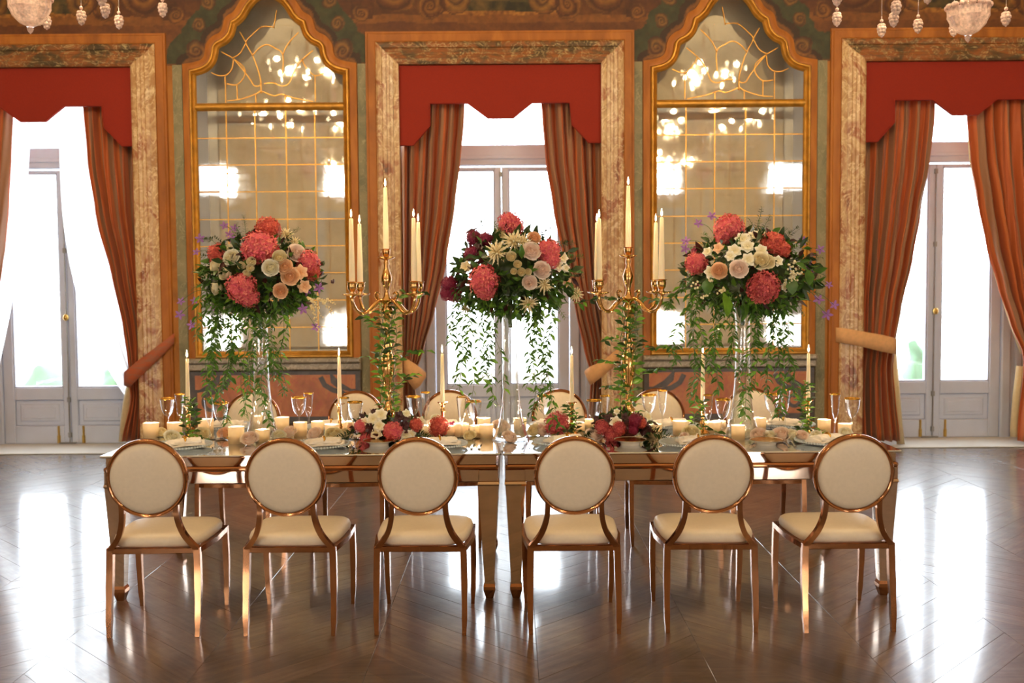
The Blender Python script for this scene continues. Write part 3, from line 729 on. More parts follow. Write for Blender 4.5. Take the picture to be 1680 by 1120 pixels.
def lining(root, rows, w=9):
    g = MB()
    for py, px in rows:
        for dx in (0, .5, 1): q = P(px + (dx - .5) * w, py, YC + .11 + .03 * math.sin(dx * 3)); g.v.append(V((q.x, YC + .12 - .03 * math.sin(dx * 3.1), max(q.z, .013))))
    for j in range(len(rows) - 1):
        for k in range(2): a = j * 3 + k; g.f.append((a, a + 3, a + 4, a + 1))
    o = g.build('lining', 'lining', root, smooth=180); sm = o.modifiers.new('thick', 'SOLIDIFY'); sm.thickness = .004
def tieback(root, pts, mat, y=None):
    """band across the front of the drape: list of (px, py_top, py_bottom)"""
    g = MB(); n = len(pts)
    for k, (px, a, b) in enumerate(pts):
        t = k / (n - 1); yy = YW - .045 - .05 * math.sin(PI * min(1, t * 1.1)) if y is None else y
        for q_, dd in ((P(px, a, yy), 0), (P(px, (a + b) / 2, yy), -.003), (P(px, b, yy), 0)): g.v.append(V((q_.x, yy + dd, q_.z)))
    for k in range(n - 1):
        for r in range(2): a = k * 3 + r; g.f.append((a, a + 1, a + 4, a + 3))
    o = g.build('tieback', mat, root, smooth=180); sm = o.modifiers.new('thick', 'SOLIDIFY'); sm.thickness = .005
    return o
c = curtain('striped rust curtain at the left edge, only its pale side showing', [(150, -120), (724, -60)], [(150, 16), (190, 15), (260, 13), (330, 8), (400, 1), (450, -6), (560, -30), (724, -20)], 590, None, 7, 1)
c = curtain('striped rust curtain on the left window, tied back with a striped band', [(150, 131), (190, 134), (260, 141), (350, 156), (450, 181), (540, 201), (600, 212), (650, 215), (724, 198)], [(150, 228), (330, 229), (420, 236), (500, 244), (560, 252), (610, 246), (650, 244), (724, 251)], 615, None, 6, 2)
tieback(c, [(203, 610, 632), (212, 603, 636), (225, 592, 622), (240, 581, 609), (256, 569, 593), (272, 557, 578), (286, 546, 563)], 'tie_rust')
lining(c, [(632, 214), (660, 208), (690, 204), (724, 201)], 14)
MB().tube([P(238, 590, YC - .08), P(239, 655, YC - .08)], .004, 6).tube([P(239, 655, YC - .08), P(239, 668, YC - .08)], .012, 8).build('tassel', 'tie_cream', c)
c = curtain('striped rust curtain on the left half of the middle window', [(150, 663), (500, 664), (600, 664), (660, 660), (724, 650)], [(150, 762), (200, 760), (260, 755), (340, 746), (430, 731), (510, 713), (570, 696), (620, 680), (660, 684), (724, 700)], 612, None, 6, 3)
tieback(c, [(662, 586, 612), (670, 590, 626), (680, 596, 640), (690, 603, 632), (699, 611, 618)], 'tie_cream')
c = curtain('striped rust curtain on the right half of the middle window', [(150, 886), (200, 889), (260, 894), (340, 907), (430, 925), (510, 944), (570, 958), (615, 970), (660, 968), (724, 960)], [(150, 984), (480, 988), (560, 1000), (610, 1000), (660, 1002), (724, 1004)], 605, None, 6, 4)
tieback(c, [(959, 608, 612), (968, 601, 632), (980, 596, 624), (994, 588, 613), (1006, 578, 602), (1016, 570, 590)], 'tie_cream')
c = curtain('rust and taupe curtain left of the right window mullion, with a wide peach band', [(150, 1411), (724, 1404)], [(150, 1536), (200, 1534), (270, 1527), (350, 1513), (420, 1499), (500, 1481), (560, 1469), (600, 1466), (660, 1471), (724, 1478)], 560, None, 7, 5)
tieback(c, [(1371, 537, 561), (1384, 538, 563), (1402, 541, 566), (1424, 545, 571), (1448, 549, 577), (1464, 553, 580), (1471, 556, 581)], 'tie_cream')
lining(c, [(580, 1465), (640, 1470), (690, 1474), (728, 1478)], 13)
c = curtain('rust and taupe curtain at the right edge, with a white lined inner edge', [(150, 1588), (200, 1589), (260, 1594), (330, 1607), (400, 1622), (470, 1641), (530, 1660), (580, 1678), (630, 1680), (724, 1672)], [(150, 1736), (400, 1742), (600, 1742), (724, 1746)], 590, None, 7, 6)
lining(c, [(160, 1588), (260, 1593), (330, 1606), (400, 1621), (470, 1640), (530, 1659), (580, 1677)], 5)
lining(c, [(600, 1674), (650, 1668), (700, 1664), (716, 1664)], 12)
# sheers of the left window
def sheer(label, L, Rr):
    g = MB(); NS, NT = 40, 20
    for j in range(NT + 1):
        t = j / NT
        for k in range(NS + 1):
            s = k / NS; l = L[0] + (L[1] - L[0]) * t ** L[2]; r = Rr[0] + (Rr[1] - Rr[0]) * t ** Rr[2]
            q = P(l + (r - l) * s, 150 + 574 * t, YC + .2); g.v.append(V((q.x, YC + .25 + .018 * math.sin(s * 40), max(q.z, .014))))
    for j in range(NT):
        for k in range(NS): a = j * (NS + 1) + k; g.f.append((a, a + NS + 1, a + NS + 2, a + 1))
    o = g.build('sheer_curtain', 'sheer', at=P((L[0] + Rr[0]) / 2, 150, YC + .2), label=label, cat='curtain', smooth=180)
sheer('white sheer curtain drawn to the right side of the left window', (93, 261, 3.17), (232, 264, 1))
sheer('white sheer curtain drawn to the left side of the left window', (-110, -110, 1), (46, -40, 2))
# ------------------------------------------------------------------ chandeliers
def drop_mesh():
    m = MB().tube([(0, 0, 0), (0, 0, -.05)], .0025, 5)
    m.ball((0, 0, -.03), .012, 8, 5)
    for k, (r, z, n) in enumerate([(.024, -.062, 5), (.030, -.080, 6), (.026, -.100, 5), (.014, -.118, 3)]):
        for j in range(n):
            a = 2 * PI * (j + k * .5) / n; m.ball((r * math.cos(a) * .62, r * math.sin(a) * .62, z), .0145, 6, 5)
    m.ball((0, 0, -.132), .008, 6, 5)
    return m
DROP = drop_mesh().mesh('drop', 'cutb', 180)
def make_chandelier(loc, label):
    t = empty('chandelier', loc, label=label, cat='chandelier', group='crystal chandeliers')
    # bowl: z 0 .. .24 above its tip
    b_ = MB().lathe([(.001, -.035), (.014, -.02), (.02, -.004), (.012, .004)], (0, 0, 0), 16); prof = [(.02, .006)] + [(.118 * math.sin(min(1, q / 11) * PI / 2) ** .85, .008 + .155 * (1 - math.cos(q / 12 * PI / 2)) ** .8) for q in range(1, 13)]
    o = len(b_.v); b_.lathe(prof, (0, 0, 0), 72)
    for q in range(o, len(b_.v)):
        i_, j_ = divmod(q - o, 72); a = 2 * PI * j_ / 72; s_ = 1 + .05 * math.cos(9 * a + 1.05 * i_) * math.cos(9 * a - 1.05 * i_); b_.v[q].x *= s_; b_.v[q].y *= s_
    b_.build('bowl', 'cutb', t, local=True, smooth=30)
    rim = MB()
    for k in range(14): a = 2 * PI * k / 14; rim.ball((.112 * math.cos(a), .112 * math.sin(a), .176), .024, 8, 6, (1, 1, .8))
    rim.build('bowl_rim', 'cutb', t, local=True, smooth=180)
    MB().lathe([(.03, .17), (.022, .21), (.045, .24), (.05, .27), (.03, .3), (.018, .36), (.04, .42), (.02, .5), (.05, .62), (.09, .68), (.05, .74), (.02, .8), (.02, 1.0), (.06, 1.1), (.1, 1.16), (.05, 1.2), (.018, 1.26), (.018, 1.5), (.05, 1.56), (.02, 1.62), (.01, 3.2)], (0, 0, 0), 20, 1, .06, 8).build('column', 'cut', t, local=True)
    MB().lathe([(.10, 3.0), (.06, 3.06), (.03, 3.2)], (0, 0, 0), 20).tube([(0, 0, 1.6), (0, 0, HC - loc[2] - .002)], .01, 8).build('canopy', 'gold', t, local=True)
    for tier, (n, r, z0, z1, cupz, wob) in enumerate([(10, .78, .56, .46, .68, 0), (6, .42, 1.06, .98, 1.28, .3)]):
        for k in range(n):
            a = 2 * PI * (k + wob) / n; ca, sa = math.cos(a), math.sin(a)
            def q(rr, z): return V((ca * rr, sa * rr, z))
            pts = smoothpts([q(.04, z0), q(r * .3, z1 - .06), q(r * .62, z1 - .08), q(r * .9, z1 + .02), q(r, cupz - .04)], 5)
            arm = MB().tube(pts, .012, 7).lathe([(.012, 0), (.05, .012), (.056, .03), (.02, .03), (.018, .07)], q(r, cupz - .04), 12).build('arm', 'cut', t, local=True, smooth=60)
            MB().tube([q(r, cupz + .02), q(r, cupz + .10)], .011, 8).build('candle_sleeve', 'wax', arm, local=True)
            MB().ball(q(r, cupz + .135), .018, 8, 8, (1, 1, 2.1)).build('bulb', 'bulb', arm, local=True)
            for dr, dz in ((r, cupz - .36 if tier == 0 else cupz - .05), (r * .55, z1 - .20)):
                inst(DROP, 'drop', arm, Matrix.Translation(q(dr, dz)))
        ch = MB()
        if tier == 0:
            for k in range(n): a = 2 * PI * k / n; ch.tube([(r * math.cos(a), r * math.sin(a), cupz - .05), (r * math.cos(a), r * math.sin(a), cupz - .36)], .003, 5)
        for k in range(n): a = 2 * PI * (k + wob) / n; ch.tube([(r * .55 * math.cos(a), r * .55 * math.sin(a), z1 - .06), (r * .55 * math.cos(a), r * .55 * math.sin(a), z1 - .21)], .003, 5)
        for k in range(n):           # bead swags from the column to the cups
            a = 2 * PI * (k + wob) / n
            for j in range(9):
                s_ = j / 8; rr = r * (.12 + .88 * s_); zz = cupz + .42 * (1 - s_) ** 1.4 - .1 * math.sin(PI * s_) + .02
                ch.ball((rr * math.cos(a + .1), rr * math.sin(a + .1), zz), .014, 6, 4)
        ch.build('bead_chain', 'cut', t, local=True, smooth=180)
    for z, rr, pw in ((.86, .62, .6), (1.48, .3, .4)):
        n = 5 if z < 1 else 3
        for k in range(n):
            a = 2 * PI * k / n + .3; point('chandelier_light', (rr * math.cos(a), rr * math.sin(a), z), CHAND_W * pw * 3 / n, (1, .77, .44), .03, t)
    return t
pa, pb = P(50, 56, 6.0), P(1588, 70, 6.0)
make_chandelier((pa.x, 6.0, pa.z + .035), 'crystal chandelier hanging over the left of the table, only its bowl showing')
make_chandelier((pb.x, 6.0, pb.z + .035), 'crystal chandelier hanging over the right of the table, bowl and hanging drops showing')
make_chandelier((-2.9, .2, 3.2), 'lit crystal chandelier seen only as a reflection in the left wall mirror')
make_chandelier((2.8, .2, 3.2), 'lit crystal chandelier seen only as a reflection in the right wall mirror')

# ------------------------------------------------------------------ two mirrored tables
TZ = .764; TY0, TY1 = 5.02, 6.08
def make_table(x0, x1, label):
    t = empty('dining_table', ((x0 + x1) / 2, (TY0 + TY1) / 2, 0), label=label, cat='table', group='mirrored banquet tables')
    MB().bbox(x0, x1, TY0, TY1, TZ - .012, TZ, .004).build('table_top', 'table_glass', t, smooth=0)
    e = .022
    def ring(z0, z1, off, nm, mt, y=0):
        m = MB(); a, b, c, d = x0 + off, x1 - off, TY0 + off, TY1 - off
        m.bbox(a, b, c, c + .02, z0, z1, .003); m.box(a, b, d - .02, d, z0, z1); m.box(a, a + .02, c + .02, d - .02, z0, z1); m.box(b - .02, b, c + .02, d - .02, z0, z1)
        m.build(nm, mt, t, smooth=0)
    ring(TZ - .062, TZ - .012, e, 'frieze', 'bronze_mirror')
    bd = MB(); z = TZ - .074; q = [(x0 + e, TY0 + e), (x1 - e, TY0 + e), (x1 - e, TY1 - e), (x0 + e, TY1 - e)]
    for k in range(4): a, b = q[k], q[(k + 1) % 4]; bd.tube([(a[0], a[1], z), (b[0], b[1], z)], .013, 10)
    bd.build('bead', 'rose_gold', t)
    ring(TZ - .150, TZ - .086, e + .004, 'apron', 'bronze_mirror')
    for sx in (0, 1):
        for sy in (0, 1):
            cx = (x0 + .062) if sx == 0 else (x1 - .062); cy = (TY0 + .075) if sy == 0 else (TY1 - .075)
            m = MB().bbox(cx - .052, cx + .052, cy - .052, cy + .052, TZ - .150, TZ - .086, .004)
            m.bar([(cx, cy, TZ - .150), (cx, cy, TZ - .163)], [.104, .112], [.104, .112]).bar([(cx, cy, TZ - .163), (cx, cy, TZ - .172)], [.112, .102], [.112, .102])
            m.bar([(cx, cy, TZ - .172), (cx, cy, .075)], [.102, .050], [.102, .050])
            l = m.build('leg', 'bronze_mirror', t, smooth=0)
            MB().bar([(cx, cy, .078), (cx, cy, .062), (cx, cy, .045), (cx, cy, .0)], [.050, .062, .062, .036], [.050, .062, .062, .036]).build('foot', 'rose_gold', l, smooth=0)
    return t
X0, XM, X1 = P(163, 751, TY0).x, P(823, 745, TY0).x, P(1480, 742, TY0).x
TL = make_table(X0, XM - .007, 'left of the two mirrored tables pushed end to end')
TR = make_table(XM + .007, X1, 'right of the two mirrored tables pushed end to end')

# ------------------------------------------------------------------ chairs
def make_chair():
    t = empty('dining_chair', (0, 0, 0))
    def box_path(*p): return [V(q) for q in p]
    for sx in (-1, 1):     # rear legs then front legs
        MB().bar(smoothpts([(sx * .2, -.2, .41), (sx * .203, -.205, .28), (sx * .205, -.222, .12), (sx * .203, -.236, 0)], 3), [.03] * 5 + [.026] * 3 + [.021, .020], [.03] * 5 + [.026] * 3 + [.022, .021]).build('leg', 'rose_gold', t, local=True, smooth=40)
        MB().bar(smoothpts([(sx * .218, .215, .41), (sx * .220, .222, .26), (sx * .218, .228, .12), (sx * .214, .232, 0)], 3), [.028] * 5 + [.025] * 3 + [.019, .018], [.028] * 5 + [.025] * 3 + [.019, .018]).build('leg', 'rose_gold', t, local=True, smooth=40)
    fr = MB()
    fr.bbox(-.213, .213, -.214, -.188, .383, .411, .003)
    fr.bar(smoothpts([(-.222, .21, .398), (-.12, .226, .398), (0, .232, .398), (.12, .226, .398), (.222, .21, .398)], 3), .026, .024, V((0, 1, 0)))
    for sx in (-1, 1): fr.bar([(sx * .205, -.19, .398), (sx * .228, 0, .398), (sx * .222, .21, .398)], .022, .026)
    fr.build('seat_frame', 'rose_gold', t, local=True, smooth=40)
    # seat cushion: rounded trapezoid, domed
    s = MB(); n = 40; o = 0
    def rim(k, sc):
        a = 2 * PI * k / n; c, d = math.cos(a), math.sin(a)
        e = .42; x = math.copysign(abs(c) ** e, c); y = math.copysign(abs(d) ** e, d)
        w = .213 + .020 * (y * .5 + .5); return V((x * w * sc, (y * .213 + .012) * (sc if y > 0 else sc), 0))
    for sc, z in [(.95, .409), (.99, .418), (1.0, .436), (.975, .452), (.92, .461), (.75, .468), (.5, .472), (.25, .474)]:
        for k in range(n): p = rim(k, sc); s.v.append(V((p.x, p.y, z)))
    for r in range(7):
        for k in range(n): a = r * n + k; b = r * n + (k + 1) % n; s.f.append((a, b, b + n, a + n))
    s.f.append(tuple(range(7 * n, 8 * n))); s.f.append(tuple(range(n))[::-1])
    s.build('seat', 'leather', t, local=True, smooth=70)
    # round back, leaning to the rear
    C = V((0, -.262, .746)); tilt = Matrix.Translation(C) @ Matrix.Rotation(math.radians(7), 4, 'X')
    rg = MB(); n = 56
    sec = [(.170, -.017), (.177, -.020), (.184, -.014), (.186, 0), (.184, .014), (.177, .020), (.170, .017), (.166, .012), (.166, -.012)]
    for k in range(n):
        a = 2 * PI * k / n
        for r, y in sec: rg.v.append(V((r * math.cos(a), y, r * math.sin(a))))
    m_ = len(sec)
    for k in range(n):
        for j in range(m_): a = k * m_ + j; b = k * m_ + (j + 1) % m_; c = ((k + 1) % n) * m_ + j; d = ((k + 1) % n) * m_ + (j + 1) % m_; rg.f.append((a, c, d, b))
    rg.xf(tilt).build('back_frame', 'rose_gold', t, local=True, smooth=50)
    cu = MB(); prof = [(.167, 0), (.167, .012), (.160, .021), (.14, .027), (.10, .031), (.05, .033), (0.001, .0335)]
    for sy in (-1, 1):
        o = len(cu.v)
        for r, y in prof:
            for k in range(40): a = 2 * PI * k / 40; cu.v.append(V((r * math.cos(a), y * sy, r * math.sin(a))))
        for i in range(len(prof) - 1):
            for k in range(40):
                a = o + i * 40 + k; b = o + i * 40 + (k + 1) % 40; cu.f.append((a, a + 40, b + 40, b) if sy > 0 else (a, b, b + 40, a + 40))
    cu.xf(tilt).build('backrest', 'leather', t, local=True, smooth=70)
    for sx in (-1, 1):
        pts = smoothpts([(sx * .203, -.203, .400), (sx * .176, -.210, .432), (sx * .148, -.224, .478), (sx * .131, -.238, .53), (sx * .124, -.248, .58), (sx * .123, -.252, .622)], 4)
        MB().bar(pts, .024, .024).build('upright', 'rose_gold', t, local=True, smooth=60)
    return t
ch0 = make_chair()
NEARX = [-1.675, -1.037, -.428, .279, .921, 1.550]
FARX = [-1.73, -1.035, -.42, .31, .955, 1.58]
PLC_N = ['at the left end of the near row', 'near side, second from the left end', 'near side, just left of where the tables meet',
         'near side, just right of where the tables meet', 'near side, second from the right end', 'at the right end of the near row']
PLC_F = ['far side, behind the left tall vase', 'behind the left low bouquet', 'behind the slim candlestick left of the middle vase',
         'behind vines hanging right of the middle vase', 'far side, behind the right low bouquet', 'far side, behind the right tall vase']
for i, x in enumerate(NEARX):
    lb = 'round-backed cream chair seen from behind, ' + PLC_N[i]
    if i == 0: o = ch0; o.location = (x, 4.77, 0); WL[o.name] = V((x, 4.77, 0)); o.rotation_euler.z = .02; tag(o, lb, 'chair', 'chairs round the mirrored tables')
    else: o = copy_tree(ch0, V((x, 4.77 + R.uniform(-.004, .004), 0)), R.uniform(-.03, .03), label=lb)
for i, x in enumerate(FARX):
    o = copy_tree(ch0, V((x, 6.315, 0)), PI + R.uniform(-.03, .03), label='round-backed cream chair facing us, ' + PLC_F[i])
# ------------------------------------------------------------------ plant and petal meshes (shared)
def add_leaf(mb, m4, L=1., W=.3, fold=.12, droop=.15):
    o = len(mb.v)
    for p in [(0, 0, 0), (W * .5 * .75, .28, fold * .5), (W * .5, .5, fold), (W * .3, .78, fold * .3 - droop * .5), (0, 1, -droop), (-W * .3, .78, fold * .3 - droop * .5), (-W * .5, .5, fold), (-W * .5 * .75, .28, fold * .5), (0, .35, 0), (0, .7, -droop * .4)]:
        mb.v.append(m4 @ (V(p) * L))
    for f in [(0, 1, 8), (1, 2, 9, 8), (2, 3, 9), (3, 4, 9), (0, 8, 7), (8, 9, 6, 7), (9, 5, 6), (9, 4, 5)]: mb.f.append(tuple(i + o for i in f))
def leaf_mesh(mat, W, droop): m = MB(); add_leaf(m, Matrix(), 1, W, .07, droop); return m.mesh('leaf', mat, 180)
LEAF = [leaf_mesh('leaf_a', .34, .12), leaf_mesh('leaf_a', .40, .25), leaf_mesh('leaf_b', .38, .18)]
IVY = [leaf_mesh('leaf_a', .5, .2), leaf_mesh('leaf_b', .46, .15), leaf_mesh('leaf_c', .5, .2)]
def look(d, roll=0., up='Y'):      # local Z towards d
    return d.to_track_quat('Z', up).to_matrix().to_4x4() @ Matrix.Rotation(roll, 4, 'Z')
def lookY(d, roll=0.): return d.to_track_quat('Y', 'Z').to_matrix().to_4x4() @ Matrix.Rotation(roll, 4, 'Y')
def rdir(): 
    while True:
        v = V((R.uniform(-1, 1), R.uniform(-1, 1), R.uniform(-1, 1)))
        if .05 < v.length < 1: return v.normalized()
def hyd_mesh(mat):
    m = MB().ball((0, 0, 0), .82, 12, 9); N_ = 150
    for k in range(N_):
        z = 1 - 2 * (k + .5) / N_; a = k * 2.39996; r = math.sqrt(1 - z * z); d = V((r * math.cos(a), r * math.sin(a), z))
        q = look((d + rdir() * .35).normalized(), R.uniform(0, 6)); c = d * R.uniform(.80, 1.02); s = R.uniform(.16, .22); o = len(m.v)
        m.v.append(c)
        for j in range(4):
            b = j * PI / 2
            for bb, rr, h in ((b - .55, .8, .1), (b, 1.15, .28), (b + .55, .8, .1)): m.v.append(c + (q.to_3x3() @ V((math.cos(bb) * rr, math.sin(bb) * rr, h))) * s)
            m.f.append((o, o + 1 + 3 * j, o + 2 + 3 * j, o + 3 + 3 * j))
    return m.mesh('hydrangea', mat, 0)
HYD = {k: hyd_mesh(k) for k in ('hyd', 'hyd_dark', 'hyd_red', 'magenta')}
def rose_mesh(mat, openness=.12, layers=((.17, 3, .62), (.34, 3, .68), (.52, 4, .64), (.70, 5, .50), (.88, 5, .24))):
    m = MB().ball((0, 0, .1), .18, 8, 6, (1, 1, 2.6)).ball((0, 0, -.15), .62, 10, 7, (1, 1, .75))
    for li, (rad, n, top) in enumerate(layers):
        for j in range(n):
            a0 = 2 * PI * j / n + li * .7 + R.uniform(-.1, .1); w_ = PI / n * 1.35; o = len(m.v); K, T = 5, 5
            for t in range(T):
                tt = t / (T - 1)
                for k in range(K):
                    u = k / (K - 1) * 2 - 1; a = a0 + u * w_
                    rho = rad * (math.sin(min(1, tt * 1.25) * PI / 2) * 1.0 + (openness * (tt - .7) * 1.6 if tt > .7 else 0) * (1 + li * .4)) * (1 + .06 * u)
                    z = -.55 + (top + .55) * tt * (1 - .16 * u * u) - (.10 * (li + 1) * openness * 2 if t == T - 1 else 0)
                    m.v.append(V((rho * math.cos(a), rho * math.sin(a), z)))
            for t in range(T - 1):
                for k in range(K - 1): a = o + t * K + k; m.f.append((a, a + 1, a + K + 1, a + K))
    return m.mesh('rose', mat, 180)
ROSE = {k: rose_mesh(k) for k in ('cream', 'white_fl', 'peach', 'blush')}
BUD = {k: rose_mesh(k, .05, ((.3, 3, .8), (.55, 4, .75), (.78, 4, .7))) for k in ('cream', 'white_fl')}
def bloom_mesh(mat, n=6, pointed=False):     # open flower with separate broad petals round a centre
    m = MB().ball((0, 0, .05), .16, 8, 6)
    for ring in range(1 if pointed else 2):
        for j in range(n):
            a = 2 * PI * (j + ring * .5) / n; d = V((math.cos(a), math.sin(a), .25 + ring * .5)).normalized()
            add_leaf(m, lookY(d, 0), 1.0 - ring * .25, .5 if pointed else .85, -.18, .2)
    return m.mesh('bloom', mat, 180)
BLOOM = {'white_fl': bloom_mesh('white_fl'), 'purple': bloom_mesh('purple', 5, True), 'burg': bloom_mesh('burg', 5), 'magenta': bloom_mesh('magenta', 6), 'peach': bloom_mesh('peach', 6), 'cream': bloom_mesh('cream', 6)}
def star_mesh(mat):
    m = MB()
    for k in range(34):
        z = 1 - 1.5 * (k + .5) / 34; a = k * 2.39996; r = math.sqrt(max(0, 1 - z * z)); d = V((r * math.cos(a), r * math.sin(a), z)); L = R.uniform(.7, 1.1)
        m.tube([(0, 0, 0), d * L * .5, d * L], [.09, .085, .01], 5)
        for q in range(5): m.ball(d * L * (.3 + .13 * q) + rdir() * .06, .055, 4, 3)
    return m.mesh('astilbe', mat, 180)
STAR = star_mesh('cream')
def calla_mesh():
    m = MB(); add_leaf(m, Matrix.Rotation(.3, 4, 'X'), 1.6, .8, -.3, .4); add_leaf(m, Matrix.Rotation(2.6, 4, 'Z') @ Matrix.Rotation(.5, 4, 'X'), 1.2, .8, -.3, .4)
    m.ball((0, .3, .05), .3, 8, 6, (1, 1.8, 1)); return m.mesh('anthurium', 'burg', 180)
CALLA = calla_mesh()
KINDS = {'H': ('hydrangea', HYD['hyd']), 'h': ('hydrangea', HYD['hyd_dark']), 'T': ('hydrangea', HYD['hyd_red']), 'M': ('peony', HYD['magenta']), 'c': ('rose', ROSE['cream']), 'w': ('rose', ROSE['white_fl']),
         'p': ('rose', ROSE['peach']), 'b': ('rose', ROSE['blush']), 'u': ('rosebud', BUD['cream']), 'W': ('lisianthus', BLOOM['white_fl']), 'C': ('lisianthus', BLOOM['cream']), 'v': ('clematis', BLOOM['purple']), 'g': ('orchid', BLOOM['magenta']),
         'D': ('anthurium', CALLA), 'd': ('dark_dahlia', BLOOM['burg']), 'S': ('astilbe', STAR), 'P': ('open_rose', BLOOM['peach'])}
def rel(parent, m4): return Matrix.Translation(-WL[parent.name]) @ m4
def flowers(root, lst, C, Yc, rx, rz, face=V((0, -1, .25)), dep=1.0):
    for px, py, r, k in lst:
        p0 = P(px, py, Yc); dx, dz = (p0.x - C.x) / rx, (p0.z - C.z) / rz
        h = math.sqrt(max(.02, 1 - dx * dx - dz * dz)); y = Yc - rx * dep * h
        if k == 'v': y = Yc + R.uniform(-.15, .05)
        p = P(px, py, y); d = V((dx, -h - .15, dz)).normalized()
        if k in 'W C c w p b P': d = (d + V((0, -.9, .25))).normalized()
        if k == 'v': d = V((R.uniform(-.5, .5), -1, R.uniform(-.2, .6))).normalized()
        sc = r * y / F * (1.04 if k in 'HhTM' else 1.25 if k == 'v' else 1.2)
        sq = R.uniform(.88, 1.0) if k in 'HhT' else 1
        inst(KINDS[k][1], KINDS[k][0], root, rel(root, Matrix.Translation(p) @ look(d, R.uniform(0, 6)) @ Matrix.Diagonal((sc, sc * R.uniform(.93, 1.07), sc * sq, 1))))
        if k == 'v':          # thin stalk back to the mass
            q = C + (p - C) * .62; MB().tube(smoothpts([q, (q + p) / 2 + V((0, 0, .03)), p], 4), .0018, 4).build('stalk', 'stem_green', root)
def foliage(root, C, rx, ry, rz, n, L=(.04, .075), mats=('leaf_c', 'leaf_a', 'leaf_d'), shell=(.62, .98), weights=(6, 3, 1)):
    for mt, wgt in zip(mats, weights):
        m = MB()
        for _ in range(int(n * wgt / sum(weights))):
            d = rdir(); r = R.uniform(*shell); p = C + V((d.x * rx, d.y * ry, d.z * rz)) * r
            add_leaf(m, Matrix.Translation(p) @ lookY((d + rdir() * .9 + V((0, 0, -.2))).normalized(), R.uniform(0, 6)), R.uniform(*L), R.uniform(.3, .5), .08, .2)
        m.build('foliage', mt, root, kind='stuff', smooth=180)
def sprig(root, p, d, n=9, L=.026, mat='leaf_c', length=.13, name='sprig'):
    m = MB(); pts = [p + d * length * t + rdir() * .004 + V((0, 0, -.03 * t * t)) for t in [k / 5 for k in range(6)]]; m.tube(pts, .0016, 4)
    for k in range(n):
        t = (k + 1) / n; q = pts[0].lerp(pts[-1], t)
        for s in (-1, 1):
            sd = d.cross(V((0, -1, .1))).normalized() * s; add_leaf(m, Matrix.Translation(q) @ lookY((d * .6 + sd + rdir() * .3).normalized(), R.uniform(-.5, .5)), L * (1.1 - .4 * t), .36, .06, .15)
    m.build(name, mat, root, smooth=180)
def vine(root, pts, step=.021, L=(.034, .05), leaves=LEAF, rad=.0017, wts=(5, 3, 3), spread=1.0):
    pts = smoothpts(pts, 6); st = MB().tube(pts, rad, 4).build('vine', 'stem_green', root)
    acc = 0; s = 1; n = 0
    for a, b in zip(pts, pts[1:]):
        acc += (b - a).length; d = (b - a).normalized()
        while acc > step:
            acc -= step * R.uniform(.75, 1.25); s = -s; ang = R.uniform(-.9, .9)
            side = (V((math.cos(ang), math.sin(ang), 0)) * s); dd = (d * R.uniform(.35, .9) + side * spread + V((0, 0, R.uniform(-.35, .15)))).normalized()
            l = R.uniform(*L); o = inst(R.choices(leaves, wts)[0], 'leaf', st, Matrix.Translation(a.lerp(b, R.random()) - WL[st.name]) @ lookY(dd, R.uniform(-1.2, 1.2)) @ Matrix.Scale(l, 4)); n += 1
    return n

# ------------------------------------------------------------------ three tall glass vases with flowers
VPROF = [(.001, .010), (.09, .006), (.108, .0), (.110, .006), (.098, .018), (.082, .055), (.066, .115), (.054, .19), (.045, .29), (.040, .40), (.038, .52), (.038, .62), (.043, .70), (.056, .75)]
VASES = [(429, 5.55, 'left'), (838, 5.50, 'middle'), (1218, 5.55, 'right')]
AR_L = [(425, 407, 28, 'H'), (396, 472, 24, 'H'), (408, 487, 17, 'H'), (360, 418, 19, 'T'), (505, 430, 20, 'H'), (440, 376, 21, 'T'), (512, 445, 14, 'T'), (380, 422, 13, 'w'), (374, 410, 9, 'w'), (356, 436, 11, 'u'), (371, 449, 11, 'u'), (357, 472, 11, 'u'), (444, 439, 12, 'w'),
        (458, 424, 12, 'u'), (414, 430, 8, 'u'), (412, 440, 7, 'u'), (398, 436, 7, 'u'), (406, 449, 7, 'u'), (486, 415, 13, 'b'), (467, 437, 11, 'p'), (476, 453, 13, 'p'), (493, 446, 11, 'P'), (460, 477, 11, 'p'), (499, 470, 10, 'P'), (339, 446, 13, 'W'), (469, 385, 11, 'S'),
        (483, 398, 10, 'S'), (492, 412, 8, 'P'), (526, 449, 7, 'D'), (545, 463, 6, 'D'), (384, 374, 6, 'v'), (376, 384, 6, 'v'), (368, 370, 6, 'v'), (328, 391, 7, 'v'), (322, 413, 6, 'v'), (503, 477, 8, 'v'), (523, 472, 8, 'v'), (497, 507, 8, 'v'), (518, 536, 7, 'v'), (314, 533, 7, 'v'),
        (297, 494, 6, 'v'), (295, 516, 7, 'v'), (319, 493, 6, 'v'), (351, 504, 6, 'v'), (380, 391, 6, 'v')]
